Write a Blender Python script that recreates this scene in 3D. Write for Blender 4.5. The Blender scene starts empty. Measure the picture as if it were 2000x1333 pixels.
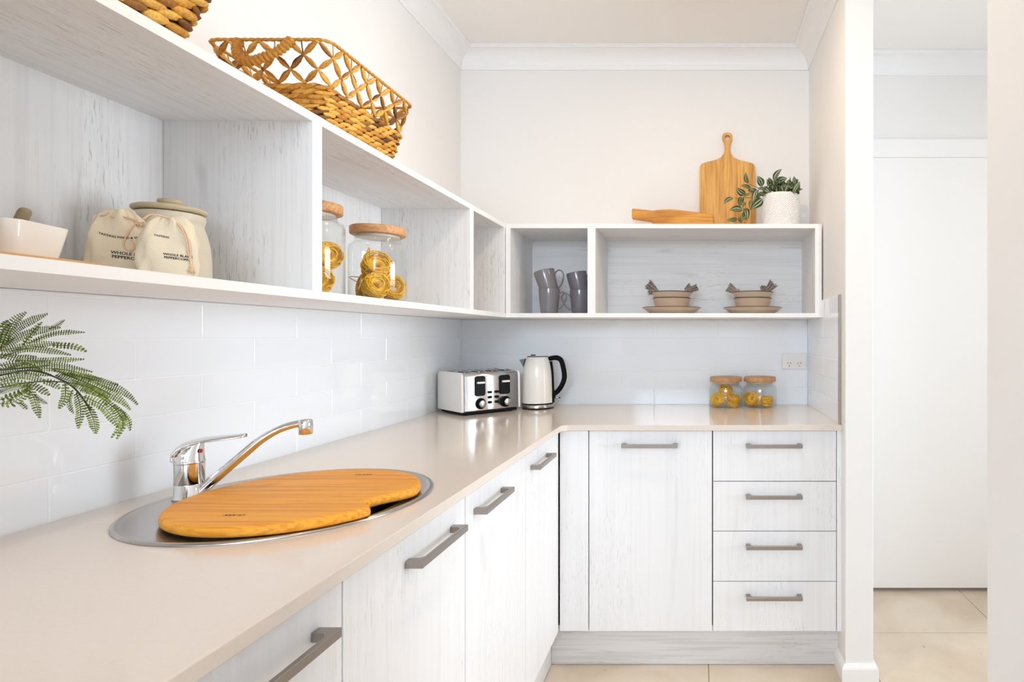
import bpy, bmesh, math, random
from mathutils import Vector, Matrix
from mathutils.bvhtree import BVHTree
random.seed(7)
SC = bpy.context.scene
COL = SC.collection
PI = math.pi
E = 1.221            # eye height
F = 1110.0           # focal length in pixels of a 2000 px wide frame

# ------------------------------------------------------------------ camera
cam = bpy.data.cameras.new('camera'); camo = bpy.data.objects.new('camera', cam); COL.objects.link(camo)
camo.location = (0, 0, E); camo.rotation_euler = (PI/2, 0, 0)
cam.sensor_width = 36; cam.lens = F/2000*36
cam.shift_x = -(1367-1000)/2000; cam.shift_y = -9.5/2000
cam.clip_start = 0.02
SC.camera = camo
# ------------------------------------------------------------------ light
w = bpy.data.worlds.new('sky'); SC.world = w; w.use_nodes = True
bg = w.node_tree.nodes['Background']; bg.inputs[0].default_value = (0.76, 0.88, 1.0, 1); bg.inputs[1].default_value = 0.15
def area(name, loc, rot, sx, sy, e, col, shape='RECTANGLE', spread=PI):
    l = bpy.data.lights.new(name, 'AREA'); l.shape = shape; l.size = sx; l.size_y = sy
    l.energy = e; l.color = col; l.spread = spread
    o = bpy.data.objects.new(name, l); COL.objects.link(o); o.location = loc; o.rotation_euler = rot
    return o
# daylight through the wide window of the room on the right, and through the rear window behind the camera
area('daylight_right', (3.62, 1.25, 1.35), (0, PI/2, 0), 1.6, 1.7, 29, (0.84, 0.92, 1.0), 'RECTANGLE', math.radians(96))
area('daylight_rear_window', (0.67, -3.15, 1.0), (PI/2, 0, 0), 0.62, 1.3, 4, (0.78, 0.90, 1.0))
area('fill_rear_high', (0.0, -3.15, 2.0), (PI/2, 0, 0), 2.0, 0.85, 89, (0.68, 0.835, 1.0))  # added kitchen fill from an invented high opening, above the tile reflections
# recessed kitchen ceiling lights
area('downlight_kitchen', (-0.02, 1.62, 2.553), (0, 0, 0), 0.09, 0.09, 6.6, (1.0, 0.80, 0.56), 'DISK')
area('downlight_entry', (-0.02, 0.2, 2.553), (0, 0, 0), 0.09, 0.09, 2.4, (1.0, 0.72, 0.42), 'DISK')
area('fill_hall', (1.75, 1.3, 2.553), (0, 0, 0), 0.09, 0.09, 6.5, (1.0, 0.86, 0.68), 'DISK')  # added warm fill for the hall, no known fitting there
SC.view_settings.view_transform = 'Standard'; SC.view_settings.look = 'None'
SC.view_settings.gamma = 1; SC.view_settings.use_curve_mapping = False
SC.view_settings.exposure = 0.23
SC.cycles.max_bounces = 14; SC.cycles.diffuse_bounces = 8; SC.cycles.glossy_bounces = 5
SC.cycles.transparent_max_bounces = 32
SC.cycles.caustics_reflective = False; SC.cycles.caustics_refractive = False

# ------------------------------------------------------------------ helpers
def P(px, py, Y): return Vector(((px-1367)*Y/F, Y, E+(657-py)*Y/F))

class MB:
    def __init__(s): s.v = []; s.f = []; s.m = []; s.s = []; s.uv = {}
    def add(s, vs, fs, m=0, smooth=False, M=None):
        b = len(s.v)
        s.v += [tuple(M @ Vector(p)) if M else tuple(p) for p in vs]
        for i, f in enumerate(fs):
            s.f.append([b+k for k in f]); s.m.append(m[i] if isinstance(m, list) else m); s.s.append(smooth)
        return s
    def box(s, x0, x1, y0, y1, z0, z1, m=0, M=None, **fm):
        vs = [(x0,y0,z0),(x1,y0,z0),(x1,y1,z0),(x0,y1,z0),(x0,y0,z1),(x1,y0,z1),(x1,y1,z1),(x0,y1,z1)]
        fs = [(0,3,2,1),(4,5,6,7),(0,1,5,4),(1,2,6,5),(2,3,7,6),(3,0,4,7)]
        keys = ['zn','zp','yn','xp','yp','xn']
        return s.add(vs, fs, [fm.get(k, m) for k in keys], False, M)
    def rings(s, R, m=0, closed=True, cap0=True, cap1=True, smooth=True, M=None):
        n = len(R[0]); vs = [p for r in R for p in r]; fs = []
        for i in range(len(R)-1):
            for j in range(n if closed else n-1):
                k = (j+1) % n
                fs.append((i*n+j, i*n+k, (i+1)*n+k, (i+1)*n+j))
        s.add(vs, fs, m, smooth, M)
        if cap0: s.add(R[0], [tuple(range(n))[::-1]], m, False, M)
        if cap1: s.add(R[-1], [tuple(range(n))], m, False, M)
        return s
    def lathe(s, prof, n=40, c=(0,0,0), m=0, M=None, cap0=False, cap1=False, smooth=True):
        R = [[(c[0]+r*math.cos(2*PI*k/n), c[1]+r*math.sin(2*PI*k/n), c[2]+z) for k in range(n)] for r, z in prof]
        return s.rings(R, m, True, cap0, cap1, smooth, M)
    def tube(s, pts, r, n=8, m=0, M=None, flat=1.0, up=None, cap=True):
        pts = [Vector(p) for p in pts]; N = len(pts)
        rr = r if isinstance(r, (list, tuple)) else [r]*N
        R = []; prev = None
        for i, p in enumerate(pts):
            t = (pts[min(i+1, N-1)]-pts[max(i-1, 0)])
            if t.length < 1e-9: t = Vector((0,0,1))
            t.normalize()
            if prev is None:
                a = Vector(up) if up else (Vector((0,0,1)) if abs(t.z) < .9 else Vector((1,0,0)))
            else: a = prev
            a = (a - t*a.dot(t))
            if a.length < 1e-6: a = t.orthogonal()
            a.normalize(); b = t.cross(a); prev = a
            R.append([p + a*math.cos(2*PI*k/n)*rr[i]*flat + b*math.sin(2*PI*k/n)*rr[i] for k in range(n)])
        return s.rings(R, m, True, cap, cap, True, M)
    def sph(s, c, rx, ry, rz, M=None, m=0, nu=8, nv=6):
        R = []
        for i in range(1, nv):
            a = PI*i/nv
            R.append([(rx*math.sin(a)*math.cos(2*PI*k/nu), ry*math.sin(a)*math.sin(2*PI*k/nu), rz*math.cos(a)) for k in range(nu)])
        T = Matrix.Translation(c) @ (M if M else Matrix())
        vs = [p for r in R for p in r]+[(0,0,rz),(0,0,-rz)]
        fs = []
        for i in range(nv-2):
            for j in range(nu):
                k = (j+1) % nu; fs.append((i*nu+j, (i+1)*nu+j, (i+1)*nu+k, i*nu+k))
        top = len(vs)-2
        for j in range(nu):
            k = (j+1) % nu; fs.append((top, j, k)); fs.append((top+1, (nv-2)*nu+k, (nv-2)*nu+j))
        return s.add(vs, fs, m, True, T)
    def prism(s, poly, f, t0, t1, m=0, M=None):
        """poly: 2D points; f(u, v, t) -> 3D"""
        n = len(poly)
        a = [f(u, v, t0) for u, v in poly]; b = [f(u, v, t1) for u, v in poly]
        s.add(a+b, [tuple(range(n))[::-1], tuple(range(n, 2*n))]+[(j, (j+1) % n, n+(j+1) % n, n+j) for j in range(n)], m, False, M)
        return s
    def mesh(s, name, mats):
        me = bpy.data.meshes.new(name); me.from_pydata(s.v, [], s.f); 
        for mt in mats: me.materials.append(mt)
        for p, mi, sm in zip(me.polygons, s.m, s.s): p.material_index = mi; p.use_smooth = sm
        bm = bmesh.new(); bm.from_mesh(me); bmesh.ops.remove_doubles(bm, verts=bm.verts, dist=1e-6)
        bmesh.ops.recalc_face_normals(bm, faces=bm.faces); bm.to_mesh(me); bm.free()
        return me
    def build(s, name, mats, parent=None, bevel=0, loc=None, label=None):
        if not isinstance(mats, (list, tuple)): mats = [mats]
        o = bpy.data.objects.new(name, s.mesh(name, mats)); COL.objects.link(o)
        if parent: o.parent = parent
        if loc: o.location = loc
        if bevel:
            b = o.modifiers.new('bevel', 'BEVEL'); b.width = bevel; b.segments = 2; b.limit_method = 'ANGLE'; b.angle_limit = math.radians(40)
        if label: o['label'] = label
        return o

def thing(name, label, cat, loc=(0,0,0), rz=0, group=None):
    o = bpy.data.objects.new(name, None); COL.objects.link(o); o.empty_display_size = .05
    o.location = loc; o.rotation_euler = (0,0,rz); o['label'] = label; o['category'] = cat
    if group: o['group'] = group
    return o
def tag(o, label, cat, group=None):
    o['label'] = label; o['category'] = cat
    if group: o['group'] = group
    return o
def struct(o): o['kind'] = 'structure'; return o
def copy_tree(o, parent=None):
    c = o.copy(); COL.objects.link(c)
    if parent: c.parent = parent
    for ch in [x for x in COL.objects if x.parent == o]: copy_tree(ch, c)
    return c
def smoothpath(pts, n=8):
    pts = [Vector(p) for p in pts]; out = []
    for i in range(len(pts)-1):
        p0 = pts[max(i-1,0)]; p1 = pts[i]; p2 = pts[i+1]; p3 = pts[min(i+2, len(pts)-1)]
        for k in range(n):
            t = k/n
            out.append(.5*((2*p1)+(p2-p0)*t+(2*p0-5*p1+4*p2-p3)*t*t+(3*p1-p0-3*p2+p3)*t**3))
    out.append(pts[-1]); return out
def rrect(w, d, r, n=5):
    """rounded rectangle outline, counter-clockwise, centred"""
    out = []
    for cx, cy, a0 in ((w/2-r, d/2-r, 0), (-w/2+r, d/2-r, 90), (-w/2+r, -d/2+r, 180), (w/2-r, -d/2+r, 270)):
        for k in range(n+1):
            a = math.radians(a0+90*k/n); out.append((cx+r*math.cos(a), cy+r*math.sin(a)))
    return out

# ------------------------------------------------------------------ materials
def newmat(name):
    m = bpy.data.materials.new(name); m.use_nodes = True
    nt = m.node_tree; b = nt.nodes['Principled BSDF']; return m, nt, b
def mat(name, col, rough=.5, metal=0, bump=0, bscale=60, spec=None, coat=0, sheen=0, var=0, varscale=8):
    m, nt, b = newmat(name)
    b.inputs['Base Color'].default_value = (*col, 1); b.inputs['Roughness'].default_value = rough; b.inputs['Metallic'].default_value = metal
    if spec is not None: b.inputs['Specular IOR Level'].default_value = spec
    if coat: b.inputs['Coat Weight'].default_value = coat; b.inputs['Coat Roughness'].default_value = .06
    if sheen: b.inputs['Sheen Weight'].default_value = sheen
    if bump or var:
        tc = nt.nodes.new('ShaderNodeTexCoord')
    if bump:
        n = nt.nodes.new('ShaderNodeTexNoise'); n.inputs['Scale'].default_value = bscale; n.inputs['Detail'].default_value = 4
        bp = nt.nodes.new('ShaderNodeBump'); bp.inputs['Strength'].default_value = bump; bp.inputs['Distance'].default_value = .002
        nt.links.new(tc.outputs['Object'], n.inputs['Vector']); nt.links.new(n.outputs['Fac'], bp.inputs['Height']); nt.links.new(bp.outputs['Normal'], b.inputs['Normal'])
    if var:
        n = nt.nodes.new('ShaderNodeTexNoise'); n.inputs['Scale'].default_value = varscale; n.inputs['Detail'].default_value = 3
        mx = nt.nodes.new('ShaderNodeMixRGB'); mx.blend_type = 'MULTIPLY'; mx.inputs[0].default_value = 1
        r = nt.nodes.new('ShaderNodeValToRGB'); r.color_ramp.elements[0].color = (1-var,)*3+(1,); r.color_ramp.elements[1].color = (1+var,)*3+(1,)
        r.color_ramp.elements[0].position = .35; r.color_ramp.elements[1].position = .65
        nt.links.new(tc.outputs['Object'], n.inputs['Vector']); nt.links.new(n.outputs['Fac'], r.inputs[0])
        mx.inputs[1].default_value = (*col, 1); nt.links.new(r.outputs[0], mx.inputs[2]); nt.links.new(mx.outputs[0], b.inputs['Base Color'])
    return m
def ramp(nt, stops):
    r = nt.nodes.new('ShaderNodeValToRGB'); e = r.color_ramp.elements
    while len(e) > 1: e.remove(e[-1])
    e[0].position = stops[0][0]; e[0].color = (*stops[0][1], 1)
    for p, c in stops[1:]:
        k = e.new(p); k.color = (*c, 1)
    return r
def grain(name, axis, light, mid, dark, rough=.45, fine=1.0, crack=.5, S=14, s=.8, coat=0, bump=.15, mulf=1, dash=0):
    """wood with long grain along one local axis; layered stretched noise"""
    m, nt, b = newmat(name); L = nt.links.new
    tc = nt.nodes.new('ShaderNodeTexCoord'); 
    def nz(k, ss, sc, det, dist=0):
        mp = nt.nodes.new('ShaderNodeMapping'); v = [k, k, k]; v['XYZ'.index(axis)] = ss; mp.inputs['Scale'].default_value = v
        n = nt.nodes.new('ShaderNodeTexNoise'); n.inputs['Scale'].default_value = sc; n.inputs['Detail'].default_value = det; n.inputs['Distortion'].default_value = dist
        L(tc.outputs['Object'], mp.inputs['Vector']); L(mp.outputs['Vector'], n.inputs['Vector']); return n
    a = nz(S, s, 1, 5, .6); c = nz(S*9*fine, s*3, 1, 3, .3); d = nz(S*3, s*3.5, 1, 6, .8)
    r = ramp(nt, [(.32, mid), (.5, light), (.62, light), (.75, mid)])
    L(a.outputs['Fac'], r.inputs[0])
    r2 = ramp(nt, [(.40, dark), (.52, (1,1,1))]); L(c.outputs['Fac'], r2.inputs[0])
    m1 = nt.nodes.new('ShaderNodeMixRGB'); m1.blend_type = 'MULTIPLY'; m1.inputs[0].default_value = .17*mulf
    L(r.outputs[0], m1.inputs[1]); L(r2.outputs[0], m1.inputs[2])
    r3 = ramp(nt, [(.63, (1,1,1)), (.72, dark)]); L(d.outputs['Fac'], r3.inputs[0])
    m2 = nt.nodes.new('ShaderNodeMixRGB'); m2.blend_type = 'MULTIPLY'; m2.inputs[0].default_value = crack
    L(m1.outputs[0], m2.inputs[1]); L(r3.outputs[0], m2.inputs[2]); last = m2
    if dash:   # short thin cracks, gathered in patches
        e = nz(330, 26, 1, 4, .6); ms_ = nz(7, 3, 1, 2, 0)
        r4 = ramp(nt, [(.58, (0,0,0)), (.66, (1,1,1))]); L(e.outputs['Fac'], r4.inputs[0]); r5 = ramp(nt, [(.47, (.05,.05,.05)), (.62, (1,1,1))]); L(ms_.outputs['Fac'], r5.inputs[0])
        mm = nt.nodes.new('ShaderNodeMath'); mm.operation = 'MULTIPLY'; L(r4.outputs[0], mm.inputs[0]); L(r5.outputs[0], mm.inputs[1])
        m3 = nt.nodes.new('ShaderNodeMixRGB'); m3.blend_type = 'MULTIPLY'; mk = nt.nodes.new('ShaderNodeMath'); mk.operation = 'MULTIPLY'; mk.inputs[1].default_value = dash; L(mm.outputs[0], mk.inputs[0]); L(mk.outputs[0], m3.inputs[0])
        L(m2.outputs[0], m3.inputs[1]); m3.inputs[2].default_value = (*dark, 1); last = m3
    L(last.outputs[0], b.inputs['Base Color'])
    b.inputs['Roughness'].default_value = rough; b.inputs['Specular IOR Level'].default_value = .3
    if coat: b.inputs['Coat Weight'].default_value = coat
    bp = nt.nodes.new('ShaderNodeBump'); bp.inputs['Strength'].default_value = bump; bp.inputs['Distance'].default_value = .001
    L(c.outputs['Fac'], bp.inputs['Height']); L(bp.outputs['Normal'], b.inputs['Normal'])
    return m
def rand_mat(name, stops, rough=.6, streak=None):
    """colour differs from one woven strand (mesh island) to the next"""
    m, nt, b = newmat(name); L = nt.links.new
    g = nt.nodes.new('ShaderNodeNewGeometry'); r = ramp(nt, stops); L(g.outputs['Random Per Island'], r.inputs[0])
    tc = nt.nodes.new('ShaderNodeTexCoord'); n = nt.nodes.new('ShaderNodeTexNoise'); n.inputs['Scale'].default_value = 220; n.inputs['Detail'].default_value = 3
    L(tc.outputs['Object'], n.inputs['Vector'])
    r2 = ramp(nt, [(.35, (.62,.62,.62)), (.6, (1.08,1.08,1.08))]); L(n.outputs['Fac'], r2.inputs[0])
    mx = nt.nodes.new('ShaderNodeMixRGB'); mx.blend_type = 'MULTIPLY'; mx.inputs[0].default_value = .7
    L(r.outputs[0], mx.inputs[1]); L(r2.outputs[0], mx.inputs[2]); L(mx.outputs[0], b.inputs['Base Color'])
    b.inputs['Roughness'].default_value = rough
    bp = nt.nodes.new('ShaderNodeBump'); bp.inputs['Strength'].default_value = .5; bp.inputs['Distance'].default_value = .002
    L(n.outputs['Fac'], bp.inputs['Height']); L(bp.outputs['Normal'], b.inputs['Normal'])
    return m
def glass(name):
    m = bpy.data.materials.new(name); m.use_nodes = True; nt = m.node_tree; nt.nodes.clear(); L = nt.links.new
    out = nt.nodes.new('ShaderNodeOutputMaterial'); mx = nt.nodes.new('ShaderNodeMixShader')
    tr = nt.nodes.new('ShaderNodeBsdfTransparent'); gl = nt.nodes.new('ShaderNodeBsdfGlossy'); gl.inputs['Roughness'].default_value = .02
    gl.inputs['Color'].default_value = (.95,.97,.96,1)
    lw = nt.nodes.new('ShaderNodeLayerWeight'); lw.inputs[0].default_value = .38
    r = ramp(nt, [(0, (.995,.997,.995)), (.7, (.975,.985,.978)), (.88, (.84,.88,.85)), (1, (.22,.30,.26))]); L(lw.outputs['Facing'], r.inputs[0]); L(r.outputs[0], tr.inputs['Color'])
    pw = nt.nodes.new('ShaderNodeMath'); pw.operation = 'POWER'; pw.inputs[1].default_value = 3.5; lw2 = nt.nodes.new('ShaderNodeLayerWeight'); lw2.inputs[0].default_value = .5
    L(lw2.outputs['Facing'], pw.inputs[0]); fr = nt.nodes.new('ShaderNodeMath'); fr.operation = 'MULTIPLY_ADD'; fr.inputs[1].default_value = .5; fr.inputs[2].default_value = .032; L(pw.outputs[0], fr.inputs[0])
    L(fr.outputs[0], mx.inputs[0]); L(tr.outputs[0], mx.inputs[1]); L(gl.outputs[0], mx.inputs[2]); L(mx.outputs[0], out.inputs[0])
    return m
WALL = mat('warm_white_paint', (.835,.82,.808), .85, bump=.05, bscale=300)
TRIM = mat('white_gloss_paint', (.87,.865,.865), .45)
DOORP = mat('door_paint', (.87,.86,.85), .5)
CEIL = mat('ceiling_paint', (.88,.86,.84), .9)
WZ = grain('whitewashed_wood_vertical', 'Z', (.83,.828,.832), (.785,.78,.782), (.42,.39,.38), S=6, s=.7, fine=2.0, crack=.30, mulf=.5, dash=.5)
WX = grain('whitewashed_wood_crosswise', 'X', (.83,.828,.832), (.785,.78,.782), (.42,.39,.38), S=6, s=.7, fine=2.0, crack=.30, mulf=.5, dash=.5)
WY = grain('whitewashed_wood_lengthwise', 'Y', (.83,.828,.832), (.785,.78,.782), (.42,.39,.38), S=6, s=.7, fine=2.0, crack=.30, mulf=.5, dash=.5)
DZ = grain('pale_cabinet_wood', 'Z', (.84,.84,.855), (.82,.822,.838), (.5,.47,.47), crack=.16, rough=.38, S=4, s=.6, fine=2.4, mulf=.32, dash=.28)
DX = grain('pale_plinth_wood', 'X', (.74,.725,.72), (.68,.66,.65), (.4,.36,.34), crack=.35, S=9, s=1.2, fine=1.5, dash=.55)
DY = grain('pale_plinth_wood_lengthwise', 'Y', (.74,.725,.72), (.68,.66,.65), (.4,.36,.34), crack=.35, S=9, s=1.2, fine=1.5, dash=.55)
EDGE = mat('white_edge_band', (.88,.87,.865), .4)
STONE = mat('beige_stone', (.735,.655,.585), .13, var=.012, varscale=160, spec=.55)
TILE = mat('glossy_white_tile', (.875,.91,.95), .07, spec=.6)
GROUT = mat('white_grout', (.885,.91,.93), .5)
GREY = mat('dark_gap', (.05,.05,.05), .9)
def travertine():
    m, nt, b = newmat('travertine_tile'); L = nt.links.new; tc = nt.nodes.new('ShaderNodeTexCoord')
    n = nt.nodes.new('ShaderNodeTexNoise'); n.inputs['Scale'].default_value = 3.2; n.inputs['Detail'].default_value = 6; n.inputs['Distortion'].default_value = .8
    L(tc.outputs['Object'], n.inputs['Vector']); r = ramp(nt, [(.3, (.60,.49,.37)), (.5, (.68,.58,.46)), (.7, (.74,.65,.54))]); L(n.outputs['Fac'], r.inputs[0])
    n2 = nt.nodes.new('ShaderNodeTexNoise'); n2.inputs['Scale'].default_value = 45; n2.inputs['Detail'].default_value = 4; L(tc.outputs['Object'], n2.inputs['Vector'])
    r2 = ramp(nt, [(.70, (1,1,1)), (.76, (.5,.42,.34))]); L(n2.outputs['Fac'], r2.inputs[0])
    mx = nt.nodes.new('ShaderNodeMixRGB'); mx.blend_type = 'MULTIPLY'; mx.inputs[0].default_value = .8; L(r.outputs[0], mx.inputs[1]); L(r2.outputs[0], mx.inputs[2]); L(mx.outputs[0], b.inputs['Base Color'])
    b.inputs['Roughness'].default_value = .4
    return m
FLOORM = travertine(); FGROUT = mat('floor_grout', (.42,.33,.25), .9)
CHROME = mat('chrome', (.78,.78,.78), .05, 1)
STEEL = mat('brushed_steel', (.48,.45,.42), .24, 1, bump=.03, bscale=400)
NICKEL = mat('brushed_nickel', (.36,.32,.29), .34, 1)
ORANGE = grain('honey_pine', 'X', (.84,.37,.035), (.72,.28,.02), (.55,.28,.08), rough=.5, crack=.35, S=22, s=1.6, mulf=2.2)
ACACIA = grain('acacia_wood', 'Z', (.74,.40,.11), (.58,.28,.065), (.5,.3,.14), rough=.5, crack=.5, S=14, s=1.5, mulf=2.2)
ACACIAX = grain('acacia_wood_crosswise', 'X', (.70,.33,.055), (.54,.23,.035), (.5,.3,.14), rough=.5, crack=.6, S=16, s=3, mulf=2.2)
BAMBOO = grain('light_acacia_lid', 'X', (.66,.37,.17), (.52,.26,.10), (.5,.3,.16), rough=.5, crack=.55, S=18, s=4, mulf=2.2)
GLASS = glass('clear_glass')
SEAL = mat('clear_seal', (.75,.72,.68), .25)
PASTA = rand_mat('golden_pasta', [(0, (.84,.42,.01)), (.5, (.95,.56,.014)), (1, (.98,.66,.04))], .5)
STRAW = rand_mat('water_hyacinth', [(0, (.10,.03,.01)), (.08, (.26,.10,.015)), (.25, (.56,.24,.025)), (.55, (.76,.38,.05)), (.85, (.86,.49,.09)), (1, (.62,.30,.05))], .55)
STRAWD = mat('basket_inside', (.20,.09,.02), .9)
WCER = mat('cream_enamel', (.86,.84,.80), .12, spec=.6)
BLACK = mat('black_plastic', (.004,.004,.005), .45, spec=.12)
BLACKG = mat('black_gloss', (.003,.003,.003), .35, spec=.12)
GREYCER = mat('grey_glaze', (.20,.19,.215), .12, spec=.7)
PLATE = mat('beige_stoneware', (.60,.47,.35), .3, var=.04)
RIMD = mat('dark_rim_glaze', (.07,.05,.045), .35)
LINEN = mat('taupe_linen', (.30,.25,.215), .95, bump=.6, bscale=500, var=.25, varscale=120)
COTTON = mat('natural_cotton', (.77,.68,.52), .95, bump=.35, bscale=700)
CORD = mat('peach_cord', (.80,.56,.36), .9, bump=.5, bscale=900)
INK = mat('black_ink', (.01,.01,.01), .8)
def speck(name, col, dot):
    m, nt, b = newmat(name); L = nt.links.new; tc = nt.nodes.new('ShaderNodeTexCoord')
    n = nt.nodes.new('ShaderNodeTexNoise'); n.inputs['Scale'].default_value = 180; n.inputs['Detail'].default_value = 2; L(tc.outputs['Object'], n.inputs['Vector'])
    r = ramp(nt, [(.70, col), (.76, dot)]); L(n.outputs['Fac'], r.inputs[0]); L(r.outputs[0], b.inputs['Base Color']); b.inputs['Roughness'].default_value = .4
    return m
CROCK = speck('speckled_cream_stoneware', (.62,.555,.44), (.30,.20,.12))
CROCKLID = mat('olive_beige_stoneware', (.50,.42,.27), .45, var=.06, varscale=60)
PESTLE = mat('grey_brown_wood', (.27,.215,.12), .6, var=.1, varscale=40)
POTW = mat('white_textured_pot', (.84,.82,.80), .6)
SOIL = mat('dark_soil', (.03,.02,.015), 1)
STEM = mat('plant_stem', (.14,.20,.04), .6)
FERN = rand_mat('fern_green', [(0, (.08,.14,.010)), (.5, (.20,.28,.025)), (1, (.38,.44,.08))], .55)
FERNST = mat('fern_stem', (.045,.06,.015), .6)
RED = mat('red_dot', (.45,.01,.01), .4)
OUTLET = mat('white_socket_plastic', (.84,.81,.79), .35)

# ------------------------------------------------------------------ room shell
XL, XR, YB, ZC = -1.127, .514, 2.678, 2.562
XE, YS = 3.5, -3.0
# floor: square travertine tiles
b = MB(); b.box(XL-.1, XE+.1, YS-.1, 2.83, -.03, -.003, 1)
k = .605; x = .032-k*2
while x < XE+.1:
    y = 2.337-k*9
    while y < 2.8:
        b.box(max(x+.0015, XL-.1), min(x+k-.0015, XE+.1), max(y+.0015, YS-.1), min(y+k-.0015, 2.83), -.003, 0, 0); y += k
    x += k
struct(b.build('floor', [FLOORM, FGROUT]))
struct(MB().box(XL-.1, XE+.1, YS-.1, 2.85, ZC, ZC+.05).build('ceiling', CEIL))
wl = struct(MB().box(XL-.1, XL, YS-.1, 2.83, 0, ZC).build('wall_left', WALL))
wb = struct(MB().box(XL, XR, YB, YB+.1, 0, ZC).build('wall_back', WALL))
wr = struct(MB().box(XR, .6135, 2.009, 2.78, 0, ZC).build('wall_right', WALL, bevel=.003))
struct(MB().box(XR, .6135, YS, 1.0188, 0, ZC).build('wall_right_front', WALL, bevel=.003))
b = MB(); YH = 2.735
b.box(.6135, .66, YH, YH+.1, 0, ZC); b.box(.66, 1.72, YH, YH+.1, 2.078, ZC); b.box(1.72, XE, YH, YH+.1, 0, ZC)
struct(b.build('wall_hall', WALL))
d = struct(MB().box(.663, 1.717, 2.71, 2.75, .020, 2.0725).build('door_1', DOORP))
b = MB(); b.tube([(1.63, 2.71, 1.0), (1.63, 2.66, 1.0)], .01, 12); b.tube([(1.63, 2.66, 1.0), (1.52, 2.655, 1.0)], .009, 12)
b.build('door_handle', STEEL, d)
b = MB(); b.box(.615, 1.79, 2.715, YH, 2.078, 2.165); b.box(1.722, 1.79, 2.715, YH, 0, 2.078); b.box(.615, .6600, 2.715, YH, 0, 2.078)
struct(b.build('trim_1', TRIM, bevel=.003))
# far right wall with the window that lights the opening, rear wall with glass doors
b = MB(); b.box(XE, XE+.1, YS, .1, 0, ZC); b.box(XE, XE+.1, 2.6, 2.83, 0, ZC); b.box(XE, XE+.1, .1, 2.6, 0, .3); b.box(XE, XE+.1, .1, 2.6, 2.4, ZC)
struct(b.build('wall_far_right', WALL))
b = MB(); b.box(XL, -1.0, YS-.1, YS, 0, ZC); b.box(-1.0, .36, YS-.1, YS, 0, 1.56); b.box(.98, 1.1, YS-.1, YS, 0, ZC); b.box(3.1, XE, YS-.1, YS, 0, ZC)
b.box(.36, .98, YS-.1, YS, 0, .35); b.box(-1.0, .98, YS-.1, YS, 2.45, ZC); b.box(.36, .98, YS-.1, YS, 1.5, 1.56); b.box(1.1, 3.1, YS-.1, YS, 2.35, ZC)
struct(b.build('wall_rear', WALL))
b = MB()
for yy in (.1, 1.32, 2.55): b.box(XE+.03, XE+.07, yy, yy+.05, .3, 2.4)
for zz in (.3, 2.35): b.box(XE+.03, XE+.07, .1, 2.6, zz, zz+.05)
struct(b.build('window_1', TRIM))
b = MB()
for xx in (1.1, 2.07, 3.04): b.box(xx, xx+.06, YS-.07, YS-.03, 0, 2.35)
for zz in (0, 2.29): b.box(1.1, 3.1, YS-.07, YS-.03, zz, zz+.06)
struct(b.build('window_2', TRIM))
b = MB()  # rear window below; upper row frames the invented opening for the kitchen fill
for xx in (.36, .94): b.box(xx, xx+.04, YS-.07, YS-.03, .35, 1.5)
for xx in (-1.0, -.03, .94): b.box(xx, xx+.04, YS-.07, YS-.03, 1.56, 2.45)
for zz in (.35, 1.46): b.box(.36, .98, YS-.07, YS-.03, zz, zz+.04)
for zz in (1.56, 2.41): b.box(-1.0, .98, YS-.07, YS-.03, zz, zz+.04)
struct(b.build('window_3', TRIM))

def sweep(path, prof, name, mt):
    """prof: (inward offset, z) points; path walks with the room on its right"""
    P2 = [Vector(p) for p in path]; R = []
    for i, p in enumerate(P2):
        ns = []
        if i > 0: t = (P2[i]-P2[i-1]).normalized(); ns.append(Vector((t.y, -t.x)))
        if i < len(P2)-1: t = (P2[i+1]-P2[i]).normalized(); ns.append(Vector((t.y, -t.x)))
        n = ns[0] if len(ns) == 1 else (ns[0]+ns[1])/(1+ns[0].dot(ns[1]))
        R.append([(p.x+n.x*o, p.y+n.y*o, z) for o, z in prof])
    m = MB(); m.rings(R, 0, True, True, True, False)
    return struct(m.build(name, mt))
cz = ZC-.088
cprof = [(0, ZC-.0005), (0, cz), (.006, cz), (.008, cz+.006)]
for i in range(9):
    a = math.radians(90*i/8); cprof.append((.010+.062*(1-math.cos(a)), cz+.010+.066*math.sin(a)))
cprof += [(.074, ZC-.008), (.080, ZC-.007), (.080, ZC-.0005)]
sweep([(XL, YS), (XL, YB), (XR, YB), (XR, 2.009), (.6135, 2.009), (.6135, YH), (XE, YH)], cprof, 'trim_2', TRIM)
sweep([(XR, 1.0188), (XR, YS)][::-1][::-1], cprof, 'trim_3', TRIM)
sk = [(0, 0), (0, .064), (.006, .064), (.013, .054), (.015, .048), (.015, 0)]
sweep([(XR, 2.1105), (XR, 2.009), (.6135, 2.009), (.6135, 2.714)], sk, 'baseboard_right', TRIM)

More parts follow.
